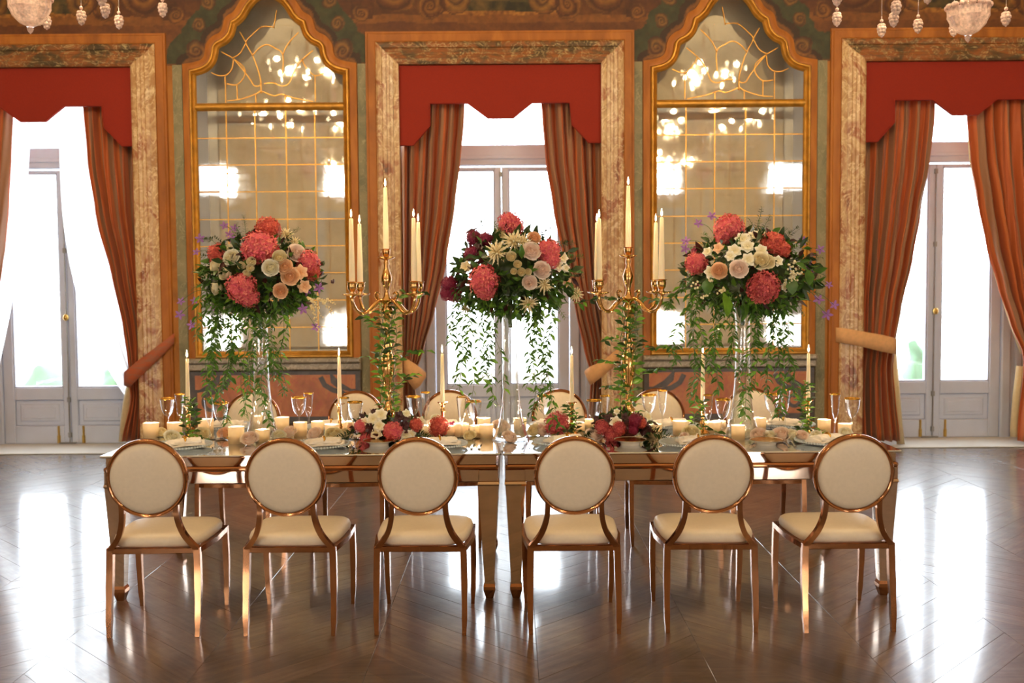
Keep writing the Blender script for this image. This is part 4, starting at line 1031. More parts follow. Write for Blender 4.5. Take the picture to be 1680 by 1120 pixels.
AR_M = [(836, 367, 20, 'H'), (845, 372, 15, 'H'), (899, 412, 20, 'H'), (904, 425, 15, 'H'), (794, 460, 24, 'H'), (797, 474, 18, 'H'), (778, 390, 14, 'M'), (796, 393, 12, 'M'), (774, 416, 12, 'M'), (737, 467, 14, 'M'), (746, 484, 13, 'M'), (733, 482, 11, 'M'), (771, 380, 9, 'D'), (783, 408, 12, 'd'),
        (774, 432, 9, 'D'), (752, 450, 10, 'D'), (760, 470, 13, 'd'), (764, 438, 10, 'C'), (815, 414, 19, 'S'), (843, 397, 18, 'S'), (858, 397, 14, 'S'), (893, 467, 14, 'S'), (866, 497, 15, 'S'), (945, 482, 12, 'S'), (828, 381, 12, 'c'), (872, 412, 13, 'b'), (889, 443, 13, 'b'), (869, 463, 11, 'b'),
        (839, 422, 9, 'u'), (849, 434, 7, 'u'), (855, 446, 7, 'u'), (843, 445, 6, 'u'), (866, 446, 6, 'u'), (922, 422, 10, 'W'), (916, 436, 9, 'W'), (930, 462, 8, 'P'), (876, 390, 10, 'p'), (764, 505, 10, 'S'), (928, 440, 7, 'W')]
AR_R = [(1196, 374, 24, 'H'), (1190, 386, 17, 'H'), (1268, 400, 20, 'T'), (1284, 409, 14, 'T'), (1252, 471, 27, 'h'), (1142, 432, 18, 'H'), (1218, 392, 11, 'W'), (1226, 404, 11, 'W'), (1205, 411, 11, 'W'), (1238, 387, 10, 'W'), (1248, 383, 8, 'W'), (1228, 426, 11, 'W'), (1248, 428, 13, 'c'), (1260, 429, 10, 'c'),
        (1276, 428, 9, 'W'), (1249, 411, 10, 'W'), (1179, 407, 9, 'P'), (1161, 413, 8, 'W'), (1212, 441, 13, 'b'), (1180, 444, 12, 'p'), (1166, 446, 10, 'W'), (1218, 384, 9, 'W'), (1198, 420, 8, 'W'), (1143, 467, 6, 'g'), (1124, 463, 4, 'g'), (1168, 354, 7, 'v'), (1146, 366, 7, 'v'), (1125, 395, 7, 'v'),
        (1124, 408, 7, 'v'), (1140, 410, 9, 'g'), (1318, 395, 7, 'v'), (1346, 409, 7, 'v'), (1329, 437, 9, 'v'), (1343, 491, 8, 'v'), (1360, 467, 6, 'v'), (1369, 500, 7, 'v'), (1357, 516, 8, 'v'), (1287, 470, 6, 'W'), (1285, 497, 6, 'u'), (1300, 452, 6, 'W')]
MASS = [(430, 452, 5.55, .30, .215), (846, 446, 5.50, .31, .225), (1232, 446, 5.55, .33, .215)]
VL = [[(338, 470, 322, 560), (345, 500, 340, 640), (352, 505, 352, 585), (362, 510, 338, 655), (372, 515, 366, 690), (384, 515, 372, 640), (392, 515, 396, 600), (405, 520, 401, 680), (418, 520, 412, 650), (428, 520, 440, 700), (446, 520, 452, 622), (462, 515, 470, 640), (500, 500, 496, 600), (512, 505, 510, 645), (524, 500, 533, 620), (535, 480, 556, 545), (480, 510, 482, 570)],
      [(750, 505, 736, 560), (758, 505, 752, 640), (768, 510, 775, 660), (780, 510, 790, 625), (790, 510, 812, 670), (800, 510, 826, 640), (812, 515, 800, 600), (780, 500, 762, 600), (868, 515, 872, 690), (880, 510, 892, 650), (890, 510, 866, 640), (897, 510, 905, 700), (906, 505, 900, 620), (915, 500, 925, 660), (930, 480, 936, 600), (940, 470, 945, 570), (858, 515, 852, 600)],
      [(1128, 480, 1100, 510), (1135, 490, 1112, 600), (1145, 495, 1138, 660), (1158, 500, 1146, 600), (1170, 505, 1185, 640), (1182, 510, 1168, 620), (1196, 515, 1200, 600), (1236, 515, 1222, 690), (1246, 515, 1240, 640), (1262, 510, 1258, 650), (1275, 505, 1283, 690), (1285, 505, 1300, 650), (1295, 500, 1290, 600), (1305, 495, 1312, 700), (1318, 480, 1328, 670), (1330, 470, 1336, 560), (1268, 505, 1292, 620)]]
NM = ['left', 'middle', 'right']
DESC = ['tall bouquet of coral hydrangeas, cream and peach roses at the left end', 'tall bouquet with magenta blooms and spiky white astilbe before the middle window', 'tall bouquet of coral hydrangeas, white blooms and violet clematis at the right end']
for i, (px, Y, nm) in enumerate(VASES):
    b = P(px, 620, Y); vp = V((b.x, Y, TZ))
    v = MB().lathe(VPROF, (0, 0, 0), 36); mm = v
    o = mm.build('trumpet_vase', 'crystal', at=vp, local=True, label='tall clear glass trumpet vase under the %s bouquet' % nm, cat='vase', group='tall clear glass vases', smooth=180)
    sm = o.modifiers.new('wall', 'SOLIDIFY'); sm.thickness = .004
    cx, cy, Yc, rx, rz = MASS[i]; C = P(cx, cy, Yc)
    root = empty('tall_bouquet', (vp.x, vp.y, TZ + .75), label=DESC[i], cat='bouquet', group='tall table bouquets')
    MB().ball(C, 1, 24, 16, (rx * .66, rx * .62, rz * .6)).build('moss_core', 'leaf_c', root, smooth=180)
    MB().tube([V((vp.x, vp.y, TZ + .62)), V((vp.x + .004, vp.y, C.z))], .012, 8).build('stem', 'stem_green', root)
    foliage(root, C, rx * 1.1, rx * .95, rz * 1.02, 900, (.045, .085))
    foliage(root, C + V((0, -.02, -rz * .55)), rx * .85, rx * .8, rz * .55, 260, mats=('leaf_a', 'leaf_b', 'leaf_c'), shell=(.6, 1.0))
    flowers(root, (AR_L, AR_M, AR_R)[i], C, Yc, rx, rz)
    for k in range(15):
        a = 2 * PI * k / 15 + .2; d = V((math.cos(a), R.uniform(-.6, .1), math.sin(a) * .8 + .2)).normalized()
        sprig(root, C + V((d.x * rx * .85, d.y * rx * .5, d.z * rz * .85)), d, mat=R.choice(['leaf_c', 'leaf_a']))
    tops = [[(405, 392, 400, 350, 'leaf_c'), (395, 395, 388, 365, 'leaf_c'), (470, 390, 486, 370, 'leaf_c'), (350, 395, 338, 388, 'leaf_c')], [(868, 390, 866, 328, 'leaf_d'), (800, 370, 772, 368, 'leaf_c'), (880, 390, 900, 370, 'leaf_d'), (785, 370, 800, 352, 'leaf_c'), (915, 400, 940, 392, 'leaf_c')],
            [(1240, 380, 1250, 338, 'leaf_c'), (1252, 380, 1262, 350, 'leaf_c'), (1245, 385, 1228, 352, 'leaf_c'), (1290, 390, 1305, 370, 'leaf_c')]][i]
    for a, b2, c, d2, mt in tops:
        p, q = P(a, b2, Yc - .02), P(c, d2, Yc - .03); sprig(root, p, (q - p).normalized(), 10, .024, mt, (q - p).length + .02)
    if i == 2:
        for a, b2, s_ in ((1187, 500, .14), (1160, 470, .09), (1220, 508, .08), (1300, 470, .09), (1325, 455, .09)):
            m = MB(); p = P(a, b2, Yc - .27); add_leaf(m, Matrix.Translation(p + V((0, 0, s_ * .5))) @ lookY(V((R.uniform(-.3, .3), -.3, -1)).normalized(), R.uniform(-.3, .3)), s_, .75, .05, .15); m.build('broad_leaf', 'leaf_b' if s_ > .1 else 'leaf_a', root, smooth=180)
        bb = MB()
        for a, b2 in ((1140, 468), (1160, 475), (1165, 462), (1192, 474), (1182, 480), (1300, 450), (1305, 458), (1310, 446), (1296, 440), (1303, 432), (1156, 484), (1293, 460)):
            for _ in range(6): bb.ball(P(a + R.uniform(-6, 6), b2 + R.uniform(-6, 6), Yc - .27 + R.uniform(-.02, .02)), .0065, 6, 4)
        bb.build('waxflower', 'white_fl', root, smooth=180, kind='stuff')
    if i == 0:
        bb = MB()
        for a, b2, c, d2 in ((505, 490, 530, 520), (520, 490, 545, 515), (510, 500, 522, 545), (528, 498, 548, 498)):
            p, q = P(a, b2, Yc - .24), P(c, d2, Yc - .26)
            for k in range(26): t = k / 25; bb.ball(p.lerp(q, t) + V((0, 0, .02 * math.sin(PI * t))) + rdir() * .008, .006 * (1.2 - t * .6), 5, 3)
        bb.build('drooping_astilbe', 'cream', root, smooth=180)
    used = 0; xtra = []
    for a, b2, c, d2 in VL[i]:
        if used > 292: break
        ya = Yc - R.uniform(.05, .20); yb = ya + R.uniform(-.08, .04); n = max(3, int((d2 - b2) / 35)); pts = []
        for k in range(n + 1):
            t = k / n; w_ = 0 if k == 0 else 1
            pts.append(P(a + (c - a) * t + R.uniform(-7, 7) * w_, b2 - 25 + (d2 - b2 + 25) * t, ya + (yb - ya) * t + R.uniform(-.02, .02) * w_))
        pts[-1].z = max(pts[-1].z, TZ + .02)
        used += vine(root, pts, step=.0205 if i != 1 else .0215, L=(.038, .058))
        if i != 1 or R.random() < .5: xtra.append([p + V((R.uniform(-.035, .035), R.uniform(-.02, .05), R.uniform(-.02, .04))) for p in pts])
    m = MB()
    for pts in xtra:
        pts = smoothpts(pts, 6); m.tube(pts, .0013, 4)
        for a, b2 in zip(pts, pts[1:]):
            for _ in range(2 if i == 1 else 3):
                an = R.uniform(0, 2 * PI); dd = ((b2 - a).normalized() * .6 + V((math.cos(an), math.sin(an), R.uniform(-.2, .2)))).normalized()
                add_leaf(m, Matrix.Translation(a.lerp(b2, R.random())) @ lookY(dd, R.uniform(-1, 1)), R.uniform(.032, .05), .3, .07, .15)
    m.build('fine_vine_tangle', 'leaf_a', root, kind='stuff', smooth=180)
# ------------------------------------------------------------------ candelabra, candlesticks, candles
def candle(p, h, r0, r1, label, grp, name='taper_candle', fl=1.0, mat='wax'):
    c = MB().lathe([(r0, 0), (r0 * .97, h * .3), (r1, h * .985), (r1 * .6, h), (.001, h - .002)], (0, 0, 0), 14).build(name, mat, at=p, local=True, label=label, cat='candle', group=grp, smooth=60)
    MB().tube([(0, 0, h - .004), (.001, 0, h + .010)], .0013, 5).build('wick', 'wick', c, local=True)
    MB().lathe([(.0005, 0), (.0042 * fl, .008 * fl), (.0052 * fl, .016 * fl), (.0036 * fl, .028 * fl), (.0004, .044 * fl)], (0, 0, h + .005), 10).build('flame', 'flame', c, local=True, smooth=180)
    if name == 'taper_candle': point('flame_light', V(p) + V((0, 0, h + .058)), 1.0, (1, .72, .38), .006)
    return c
def make_candelabrum(px, Y, rz, label, side):
    b = P(px, 600, Y); t = empty('candelabrum', (b.x, Y, TZ), rz, label=label, cat='candelabrum', group='five-armed gold candelabra')
    z = lambda q: q - TZ
    MB().lathe([(.001, .0), (.085, .0), (.088, .01), (.07, .02), (.05, .035), (.03, .06), (.022, .10), (.034, .13), (.04, .145), (.022, .17), (.016, .25), (.022, .30), (.034, .36), (.040, .42), (.030, .47), (.020, .50), (.030, .52), (.018, .55), (.016, .66), (.026, .70), (.036, .72), (.022, .745), (.014, .76)], (0, 0, 0), 24).build('stem', 'gold', t, local=True, smooth=60)
    top = MB().lathe([(.014, .75), (.03, .775), (.016, .80), (.012, .83), (.026, .87), (.031, .90), (.022, .93), (.012, .96), (.016, .985), (.012, 1.00), (.046, 1.012), (.050, 1.018), (.014, 1.022), (.02, 1.03), (.023, 1.05), (.022, 1.058), (.030, 1.063), (.016, 1.063)], (0, 0, 0), 22)
    top.build('upper_stem', 'gold', t, local=True, smooth=60)
    for k in range(4):
        a = PI / 4 + k * PI / 2; ca, sa = math.cos(a), math.sin(a); q = lambda r, zz: V((ca * r, sa * r, zz))
        m = MB().tube(smoothpts([q(.012, .76), q(.05, .775), q(.095, .745), q(.15, .705), q(.205, .715), q(.238, .765), q(.24, .80)], 5), [.011] * 12 + [.009] * 19, 8)
        m.tube(smoothpts([q(.06, .77), q(.085, .80), q(.075, .82), q(.06, .81)], 4), .005, 6)
        m.lathe([(.012, .79), (.020, .80), (.052, .806), (.056, .814), (.046, .815), (.018, .812), (.014, .825), (.024, .838), (.026, .86), (.024, .872), (.033, .880), (.016, .880)], q(.24, 0), 20, 1)
        m.build('arm', 'gold', t, local=True, smooth=60)
        w_ = Matrix.Rotation(rz, 3, 'Z') @ q(.24, 0); pos = V((b.x + w_.x, Y + w_.y, TZ + .8795))
        where = ('left' if w_.x < 0 else 'right') + (' front' if w_.y < 0 else ' rear')
        candle(pos, R.uniform(.330, .345), .0165, .0105, 'lit ivory taper candle on the %s arm of the %s candelabrum' % (where, side), 'tapers on the candelabra')
    candle(V((b.x, Y, TZ + 1.0625)), .345, .0165, .0105, 'lit ivory taper candle, the tallest, atop the middle of the %s candelabrum' % side, 'tapers on the candelabra')
    return t
for px, rz, side in ((636, .02, 'left'), (1031, -.05, 'right')):
    Y = 5.62; make_candelabrum(px, Y, rz, 'gold five-light candelabrum twined with greenery, %s' % ('between left and middle bouquets' if side == 'left' else 'between middle and right bouquets'), side)
    b = P(px, 600, Y); g = empty('greenery_garland', (b.x, Y, TZ), label='leafy green garland wound around the %s gold candelabrum' % side, cat='garland', group='garlands on the candelabra')
    for h in range(5):
        pts = []; n = 16
        for k in range(n + 1):
            t = k / n; a = h * 1.57 + t * 6.5; r = .042 + .012 * math.sin(t * 9 + h); pts.append(V((b.x + r * math.cos(a), Y + r * math.sin(a), TZ + .06 + t * .70)))
        vine(g, pts, .019, (.042, .066), IVY, .0018, (4, 5, 2), 1.15)
    ex = [(0, 60, 480, 10, 492), (0, -45, 520, -15, 540), (0, 66, 575, 15, 592), (0, 52, 612, 10, 640), (0, -38, 585, -8, 600)] if side == 'left' else [(0, -85, 498, -10, 490), (0, 60, 500, 10, 492), (0, 78, 570, 12, 580), (0, 66, 605, 10, 620), (0, -42, 560, -10, 560), (0, -48, 590, -8, 610), (0, -38, 635, -8, 640)]
    for _, dx, y, dx0, y0 in ex:
        vine(g, [P(px + dx0, y0, Y - .03), P(px + (dx0 + dx) / 2, (y + y0) / 2 - 6, Y - .06), P(px + dx, y, Y - .08)], .016, (.040, .060), IVY, .0018, (4, 3, 3), 1.1)

def make_stick():
    return MB().lathe([(.001, 0), (.040, 0), (.042, .006), (.030, .014), (.014, .022), (.010, .035), (.014, .05), (.018, .06), (.011, .072), (.009, .10), (.011, .125), (.016, .14), (.011, .150), (.012, .165), (.018, .176), (.030, .183), (.031, .186), (.013, .187)], (0, 0, 0), 20).mesh('candlestick', 'gold', 60)
STK = make_stick(); DY = [5.62, 5.68, 5.70, 5.66, 5.66, 5.68]
SP = [(308, 'wrapped in leaves at the left end'), (557, 'between the left tall bouquet and left candelabrum'), (726, 'between left candelabrum and middle bouquet'), (938, 'between middle bouquet and right candelabrum'), (1153, 'between right candelabrum and right bouquet'), (1326, 'in greenery at the right end of the table')]
for (px, wh), Y in zip(SP, DY):
    b = P(px, 640, Y); o = bpy.data.objects.new('candlestick', STK); COL.objects.link(o); o.location = (b.x, Y, TZ); tag(o, 'slim gold candlestick ' + wh, 'candlestick', 'slim gold candlesticks')
    candle(V((b.x, Y, TZ + .1865)), .268 if px != 726 else .28, .0125, .0085, 'lit taper candle on the slim candlestick ' + wh, 'tapers on slim candlesticks')
for k, (px, y, Y, h, wh) in enumerate([(312, 700, 5.56, .22, 'the leftmost candlestick'), (938, 700, 5.60, .16, 'the candlestick right of the middle bouquet'), (1147, 700, 5.60, .18, 'the candlestick between right candelabrum and right bouquet'), (1322, 705, 5.60, .28, 'the rightmost candlestick')]):
    b = P(px, y, Y); g = empty('greenery_sprig', (b.x, Y, TZ), label='leafy green sprig climbing ' + wh, cat='greenery', group='sprigs on slim candlesticks')
    for h_ in range(4 if h > .2 else 3):
        a = R.uniform(0, 6); vine(g, [V((b.x + .03 * math.cos(a + q * 1.2), Y + .025 * math.sin(a + q * 1.2), TZ + .015 + h * q / 4)) for q in range(5)], .018, (.03, .05), IVY, .0016, (4, 2, 4))
    for sx in (-1, 1): vine(g, [V((b.x, Y - .03, TZ + .04)), V((b.x + sx * .06, Y - .06, TZ + .035)), V((b.x + sx * .11, Y - .07, TZ + .015))], .02, (.03, .05), IVY, .0016, (3, 3, 4))

# ------------------------------------------------------------------ glassware
def glass_proto(kind):
    if kind == 'wine':
        bowl = [(.001, .0), (.034, .0), (.035, .003), (.012, .008), (.0045, .02), (.0040, .09), (.006, .102), (.018, .113), (.030, .132), (.037, .158), (.0405, .185), (.0430, .207)]; rim = [(.0423, .206), (.0432, .2065), (.0440, .214), (.0430, .214), (.0421, .207)]
    else:
        bowl = [(.001, .0), (.032, .0), (.033, .003), (.011, .008), (.0042, .02), (.0040, .082), (.006, .094), (.013, .108), (.019, .130), (.0225, .165), (.0255, .205), (.0280, .229)]; rim = [(.0276, .228), (.0285, .2285), (.0290, .235), (.0280, .235), (.0275, .229)]
    b = MB().lathe(bowl, (0, 0, 0), 24, 1, .03 if kind == 'wine' else .02, 8).mesh('glass_bowl', 'blown', 180)
    r = MB().lathe(rim, (0, 0, 0), 24).mesh('rim', 'goldrim', 180)
    return b, r
GP = {k: glass_proto(k) for k in ('wine', 'flute')}
GL = [('wine', 275, 0, 'first far seat at the left end'), ('flute', 295, 0, 'first far seat at the left end'), ('flute', 343, 1, 'left end near seat, before the left bouquet'), ('wine', 362, 1, 'left end near seat, before the left bouquet'),
      ('wine', 490, 0, 'far side just right of the left vase'), ('flute', 506, 0, 'far side just right of the left vase'), ('flute', 565, 1, 'near side beside the left low bouquet'), ('wine', 582, 1, 'near side beside the left low bouquet'),
      ('wine', 678, 0, 'far side right of the left candelabrum'), ('flute', 698, 0, 'far side right of the left candelabrum'), ('flute', 757, 1, 'near side left of the middle vase'), ('wine', 777, 1, 'near side left of the middle vase'),
      ('wine', 893, 0, 'far side right of the middle vase'), ('wine', 975, 1, 'near side left of the right low bouquet'), ('flute', 993, 1, 'near side left of the right low bouquet'), ('wine', 1065, 0, 'far side right of the right candelabrum'), ('flute', 1087, 0, 'far side right of the right candelabrum'),
      ('flute', 1162, 1, 'near side left of the right vase'), ('wine', 1186, 1, 'near side left of the right vase'), ('wine', 1266, 0, 'far side behind the right vase'), ('flute', 1288, 0, 'far side behind the right vase'), ('flute', 1370, 1, 'right end of the table'), ('wine', 1398, 1, 'right end of the table')]
for kd, px, near, wh in GL:
    Y = 5.52 if near else 5.78
    if kd == 'flute': Y += .03
    b = P(px, 655, Y); nm = 'wine_glass' if kd == 'wine' else 'champagne_flute'
    o = bpy.data.objects.new(nm, GP[kd][0]); COL.objects.link(o); o.location = (b.x, Y, TZ); WL[o.name] = V(o.location)
    tag(o, ('gold-rimmed crystal wine goblet, ' if kd == 'wine' else 'slim gold-rimmed champagne flute, ') + wh, 'glass', 'gold-rimmed glasses'); inst(GP[kd][1], 'rim', o, Matrix())

# ------------------------------------------------------------------ votives: frosted glass and the candle inside
VT = [(248, 722, 26, 26), (287, 718, 25, 22), (338, 716, 26, 26), (388, 732, 27, 30), (431, 729, 24, 22), (421, 707, 18, 22), (463, 713, 24, 26), (493, 720, 23, 25), (521, 716, 21, 22), (545, 721, 25, 22), (571, 716, 20, 22), (702, 717, 26, 16), (737, 719, 22, 17), (757, 719, 25, 22),
      (779, 721, 19, 20), (798, 723, 24, 24), (794, 704, 22, 17), (853, 708, 22, 21), (948, 716, 24, 20), (967, 705, 16, 16), (1072, 721, 30, 23), (1117, 717, 28, 24), (1170, 715, 25, 20), (1180, 704, 22, 12), (1211, 726, 23, 26), (1245, 710, 24, 22), (1352, 713, 22, 22), (1386, 718, 23, 20)]
vn = [sorted(range(len(VT)), key=lambda k: VT[k][0]).index(k) for k in range(len(VT))]
FROST = MB().lathe([(.001, .0), (.9, .0), (1, .06), (1, 1.0), (1.04, 1.9), (1.05, 2.05), (1.0, 2.05), (.95, 1.0), (.93, .1)], (0, 0, 0), 20).mesh('glass_cup', 'frost', 60)
for k, (px, yb, wp, hp) in enumerate(VT):
    b = PZ(px, yb - 5, TZ); sc = b.y / F; r = wp * sc / 2 / 1.05; h = hp * sc * .93
    if k in (16, 17, 23, 19): b = PZ(px, yb - 3, TZ)
    lab = rank(vn[k], len(VT), '', '', ('the left end of the table', 'the right end of the table')).strip(' ,')
    o = bpy.data.objects.new('votive_holder', FROST); COL.objects.link(o); o.location = (b.x, b.y, TZ); o.scale = (r, r, h / 2.05)
    tag(o, 'glowing frosted glass votive cup, ' + lab, 'candle holder', 'votive cups along the table')
    candle(V((b.x, b.y, TZ + .005)), h * .42, r * .80, r * .76, 'small white candle inside the votive cup, ' + lab, 'votive candles', 'votive_candle', .5, 'white_wax')
    point('votive_light', (b.x, b.y, TZ + h * .42 + .040), 1.5, (1, .76, .50), .008)

# ------------------------------------------------------------------ place settings
CH = MB().lathe([(.001, .004), (.10, .004), (.112, .007), (.150, .015), (.160, .018), (.160, .022), (.150, .020), (.112, .011), (.10, .008), (.001, .008)], (0, 0, 0), 40).mesh('plate_body', 'charger', 50)
bd = MB()
for k in range(64): a = 2 * PI * k / 64; bd.ball((.162 * math.cos(a), .162 * math.sin(a), .021), .0062, 6, 4)
BEADS = bd.mesh('beaded_rim', 'charger', 180)
BP = MB().lathe([(.001, .0), (.050, .0), (.054, .012), (.058, .014), (.078, .024), (.088, .028), (.0885, .030), (.078, .028), (.056, .018), (.001, .017)], (0, 0, 0), 32).mesh('plate_body', 'porcelain', 50)
BR = MB().lathe([(.0865, .0285), (.0895, .0285), (.0900, .031), (.0870, .031)], (0, 0, 0), 32).mesh('gold_edge', 'goldrim', 60)
def napkin_mesh(seed):
    rr = random.Random(seed); m = MB(); nx_, ny_ = 22, 8
    for lay, (z, w_, d) in enumerate(((.012, .115, .045), (.022, .095, .038))):
        o = len(m.v)
        for j in range(ny_ + 1):
            for i_ in range(nx_ + 1):
                s, t = i_ / nx_ * 2 - 1, j / ny_ * 2 - 1; pinch = .45 + .55 * abs(s) ** .8
                m.v.append(V((s * w_ + .01 * math.sin(t * 3 + seed), t * d * pinch, z + .012 * (1 - abs(t) ** 2) * (1 - .3 * abs(s)) + .004 * math.sin(s * 9 + t * 5 + seed + lay * 2))))
        for j in range(ny_):
            for i_ in range(nx_): a = o + j * (nx_ + 1) + i_; m.f.append((a, a + 1, a + nx_ + 2, a + nx_ + 1))
        # skirt to give it body
        edge = [o + i_ for i_ in range(nx_ + 1)] + [o + j * (nx_ + 1) + nx_ for j in range(1, ny_ + 1)] + [o + ny_ * (nx_ + 1) + i_ for i_ in range(nx_ - 1, -1, -1)] + [o + j * (nx_ + 1) for j in range(ny_ - 1, 0, -1)]
        e0 = len(m.v)
        for q in edge: p = m.v[q]; m.v.append(V((p.x * .97, p.y * .95, z - .006)))
        n = len(edge)
        for q in range(n): m.f.append((edge[q], e0 + q, e0 + (q + 1) % n, edge[(q + 1) % n]))
    return m
NAP = [napkin_mesh(s).mesh('napkin', 'linen', 180) for s in (1, 2, 3)]
TWI = MB().lathe([(.016, -.006), (.018, 0), (.016, .006)], (0, 0, 0), 14).xf(Matrix.Translation((0, 0, .026)) @ Matrix.Rotation(PI / 2, 4, 'Y')).mesh('napkin_ring', 'goldrim', 180)
ST = [(296, 735, 1), (522, 734, 1), (716, 733, 1), (925, 729, 1), (1133, 731, 1), (1356, 728, 1), (372, 703, 0), (548, 703, 0), (720, 702, 0), (912, 701, 0), (1100, 701, 0), (1290, 700, 0)]
WH = ['first seat at the left end', 'second seat from the left', 'seat left of the table joint', 'seat right of the table joint', 'second seat from the right', 'first seat at the right end']
for k, (px, py, near) in enumerate(ST):
    b = PZ(px, py, TZ); sd = ('near side, ' if near else 'far side, ') + WH[k % 6]
    o = bpy.data.objects.new('charger_plate', CH); COL.objects.link(o); o.location = (b.x, b.y, TZ); tag(o, 'beaded glass charger plate, ' + sd, 'plate', 'beaded charger plates'); inst(BEADS, 'beaded_rim', o, Matrix())
    n = bpy.data.objects.new('napkin', NAP[k % 3]); COL.objects.link(n); n.location = (b.x + R.uniform(-.02, .02) + (.02 if near else 0), b.y, TZ + .006); n.rotation_euler = (0, 0, R.uniform(-.5, .5) + (.35 if near else 0)); n.scale = (.9, 1.35, 1.35)
    tag(n, 'folded pale blush napkin on the charger, ' + sd, 'napkin', 'napkins on the chargers'); inst(TWI, 'napkin_ring', n, Matrix())
for px, py, wh in ((622, 730, 'before the left low bouquet'), (1034, 729, 'before the right low bouquet'), (1257, 729, 'between the fifth and sixth near chairs')):
    b = PZ(px, py, TZ); o = bpy.data.objects.new('bread_plate', BP); COL.objects.link(o); o.location = (b.x, b.y, TZ); tag(o, 'small gold-edged white plate ' + wh, 'plate', 'small gold-edged plates'); inst(BR, 'gold_edge', o, Matrix())
def cut_mesh(kind):
    m = MB()
    if kind == 'fork':
        m.bar([(0, -.10, .003), (0, -.05, .004), (0, .02, .006), (0, .045, .010)], [.013, .009, .006, .012], [.003, .003, .003, .002], V((1, 0, 0)))
        m.bar([(0, .045, .010), (0, .06, .008)], [.012, .022], [.002, .002], V((1, 0, 0)))
        for q in range(4): x = -.0095 + q * .0063; m.bar([(x, .058, .008), (x, .085, .006), (x, .105, .010)], [.003, .0028, .0015], [.002, .0018, .001], V((1, 0, 0)))
    else:
        m.bar([(0, -.11, .004), (0, -.05, .005), (0, .0, .005)], [.015, .011, .009], [.006, .005, .004], V((1, 0, 0)))
        m.bar([(0, .0, .005), (.002, .06, .004), (.004, .105, .003), (.0, .118, .003)], [.012, .018, .014, .003], [.0015, .0015, .001, .001], V((1, 0, 0)))
    return m.mesh(kind, 'silver', 40)
CUT = {k: cut_mesh(k) for k in ('fork', 'knife')}
CL = [(344, 738, 'knife', .35, 'right of the left-end charger'), (354, 737, 'knife', .3, 'right of the left-end charger'), (573, 737, 'knife', .1, 'between the second charger and the small plate'), (584, 737, 'knife', .05, 'between the second charger and the small plate'), (774, 735, 'knife', 0, 'right of the third charger'), (786, 735, 'knife', 0, 'right of the third charger'),
      (860, 734, 'fork', -.1, 'left of the fourth charger'), (870, 734, 'fork', -.1, 'left of the fourth charger'), (997, 734, 'knife', .0, 'left of the right small plate'), (1009, 734, 'knife', .0, 'left of the right small plate'), (1074, 732, 'fork', -.2, 'left of the fifth charger'), (1083, 731, 'fork', -.2, 'left of the fifth charger'),
      (1297, 732, 'fork', -.15, 'left of the right-end charger'), (1307, 732, 'fork', -.15, 'left of the right-end charger')]
for j, (px, py, kd, rz, wh) in enumerate(CL):
    b = PZ(px, py, TZ); o = bpy.data.objects.new(kd, CUT[kd]); COL.objects.link(o); o.location = (b.x, b.y + .07, TZ + .0005); o.rotation_euler.z = rz
    tag(o, 'silver %s, %s of a pair, %s' % (kd, 'left' if j % 2 == 0 else 'right', wh), 'cutlery', 'silver cutlery')

# ------------------------------------------------------------------ low bouquets and loose blooms
LOW = [(633, 704, 5.48, .20, .105, 'low bouquet of pink hydrangeas and white blooms under the left candelabrum',
        [(644, 707, 16, 'H'), (602, 720, 12, 'H'), (592, 699, 11, 'H'), (683, 697, 11, 'T'), (612, 687, 10, 'W'), (625, 680, 10, 'W'), (617, 710, 10, 'W'), (665, 714, 9, 'W'), (674, 712, 8, 'W'), (690, 692, 9, 'W'), (667, 678, 7, 'W'), (660, 686, 8, 'D'), (655, 682, 8, 'd'), (605, 702, 9, 'd'), (613, 674, 5, 'd'), (664, 697, 8, 'd'), (599, 692, 8, 'W'), (622, 698, 9, 'W'), (575, 700, 7, 'P')]),
       (1024, 704, 5.48, .18, .10, 'low bouquet of dark red hydrangeas and burgundy leaves under the right candelabrum',
        [(1004, 712, 14, 'h'), (1016, 702, 12, 'h'), (988, 700, 12, 'h'), (1041, 690, 12, 'M'), (1052, 693, 9, 'T'), (1038, 704, 9, 'M'), (1028, 700, 10, 'D'), (1060, 697, 9, 'D'), (981, 692, 8, 'D'), (1033, 711, 9, 'd'), (1010, 692, 9, 'W'), (1036, 718, 7, 'W'), (1048, 717, 8, 'W'), (1012, 675, 5, 'W'), (1025, 683, 6, 'd'), (1062, 683, 8, 'W'), (1000, 686, 8, 'd'), (1056, 708, 7, 'd')])]
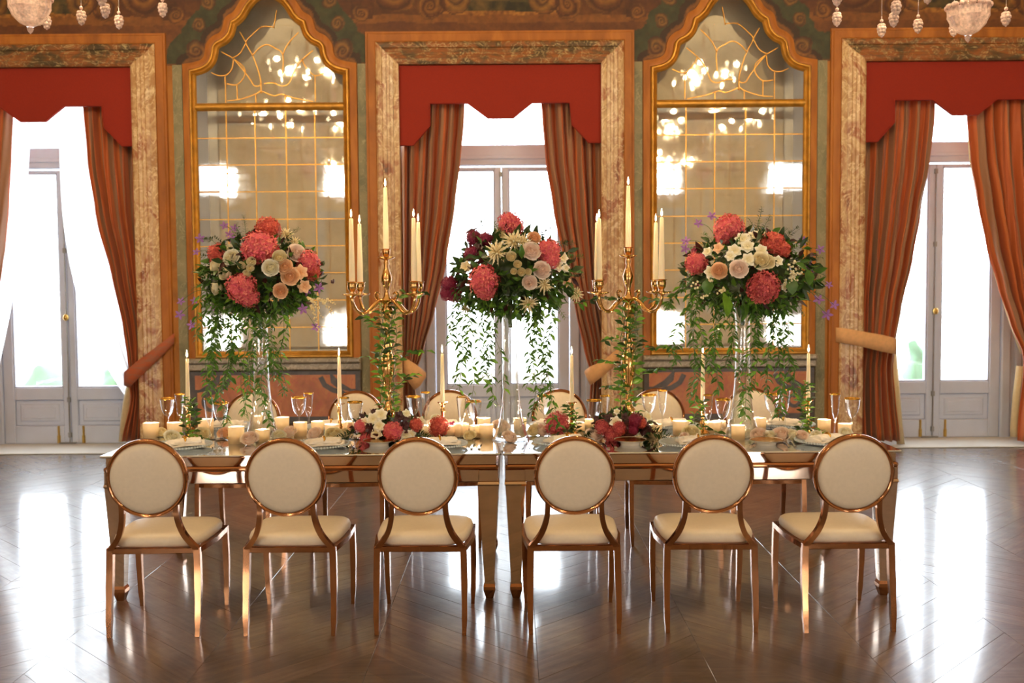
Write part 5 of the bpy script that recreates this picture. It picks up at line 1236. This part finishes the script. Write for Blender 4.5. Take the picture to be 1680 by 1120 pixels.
for cx, cy, Yc, rx, rz, lb, fl in LOW:
    b = PZ(cx, cy + 14, TZ); C = P(cx, cy, Yc); C.z = max(C.z, TZ + rz * .75); root = empty('low_bouquet', (C.x, Yc, TZ), label=lb, cat='bouquet', group='low table bouquets')
    MB().ball((C.x, Yc, TZ + rz * .62), 1, 20, 12, (rx * .72, rx * .55, rz * .6)).build('moss_core', 'leaf_c', root, smooth=180)
    foliage(root, C + V((0, 0, .0)), rx, rx * .7, rz * .8, 260, (.03, .055), ('leaf_c', 'leaf_d', 'leaf_a'), (.55, .95))
    flowers(root, fl, C, Yc, rx, rz * 1.05, dep=.7)
    for sx in (-1, 1):
        for q in range(2): d = V((sx, R.uniform(-.8, -.3), .05)).normalized(); sprig(root, C + V((sx * rx * .8, -.04, -.03)), d, 7, .04, 'leaf_c', .10)
LB = [(332, 714, 12, 'c'), (264, 711, 9, 'c'), (283, 719, 12, 'w'), (368, 712, 10, 'p'), (410, 722, 13, 'b'), (475, 711, 11, 'b'), (458, 716, 10, 'w'), (516, 713, 11, 'b'), (548, 715, 13, 'c'), (566, 712, 9, 'c'), (741, 700, 9, 'g'), (720, 708, 14, 'T'), (716, 688, 8, 'w'), (822, 702, 13, 'b'), (836, 719, 11, 'b'), (877, 708, 11, 'c'), (888, 708, 11, 'b'),
      (914, 706, 17, 'h'), (933, 706, 10, 'c'), (974, 716, 12, 'b'), (1062, 710, 12, 'c'), (1134, 712, 13, 'c'), (1122, 718, 8, 'b'), (1246, 716, 13, 'b'), (1262, 718, 11, 'w'), (1281, 716, 14, 'b'), (1300, 717, 12, 'w'), (1314, 718, 11, 'b'), (1388, 712, 10, 'w'), (1338, 716, 9, 'w'), (771, 716, 9, 'c'), (1228, 712, 8, 'w')]
ln = [sorted(range(len(LB)), key=lambda k: LB[k][0]).index(k) for k in range(len(LB))]
CN = {'c': 'cream rose head', 'w': 'white rose head', 'p': 'peach rose head', 'b': 'blush pink rose head', 'g': 'magenta orchid bloom', 'T': 'terracotta hydrangea head', 'h': 'dark pink hydrangea head'}
for k, (px, py, r, kd) in enumerate(LB):
    b = PZ(px, py + r * .55, TZ); sc = r * b.y / F * 1.22; z = TZ + sc * (.95 if kd in 'Th' else .62)
    o = bpy.data.objects.new({'T': 'hydrangea_head', 'h': 'hydrangea_head', 'g': 'orchid_head'}.get(kd, 'rose_head'), KINDS[kd][1]); COL.objects.link(o); o.scale = (sc,) * 3; d = V((R.uniform(-.5, .5), -.6, .9)).normalized()
    o.rotation_euler = look(d, R.uniform(0, 6)).to_euler(); o.location = (b.x, b.y, z)
    tag(o, 'loose %s on the mirrored table, %s' % (CN[kd], rank(ln[k], len(LB), '', '', ('the left end', 'the right end')).strip(' ,')), 'flower', 'loose flower heads on the table')
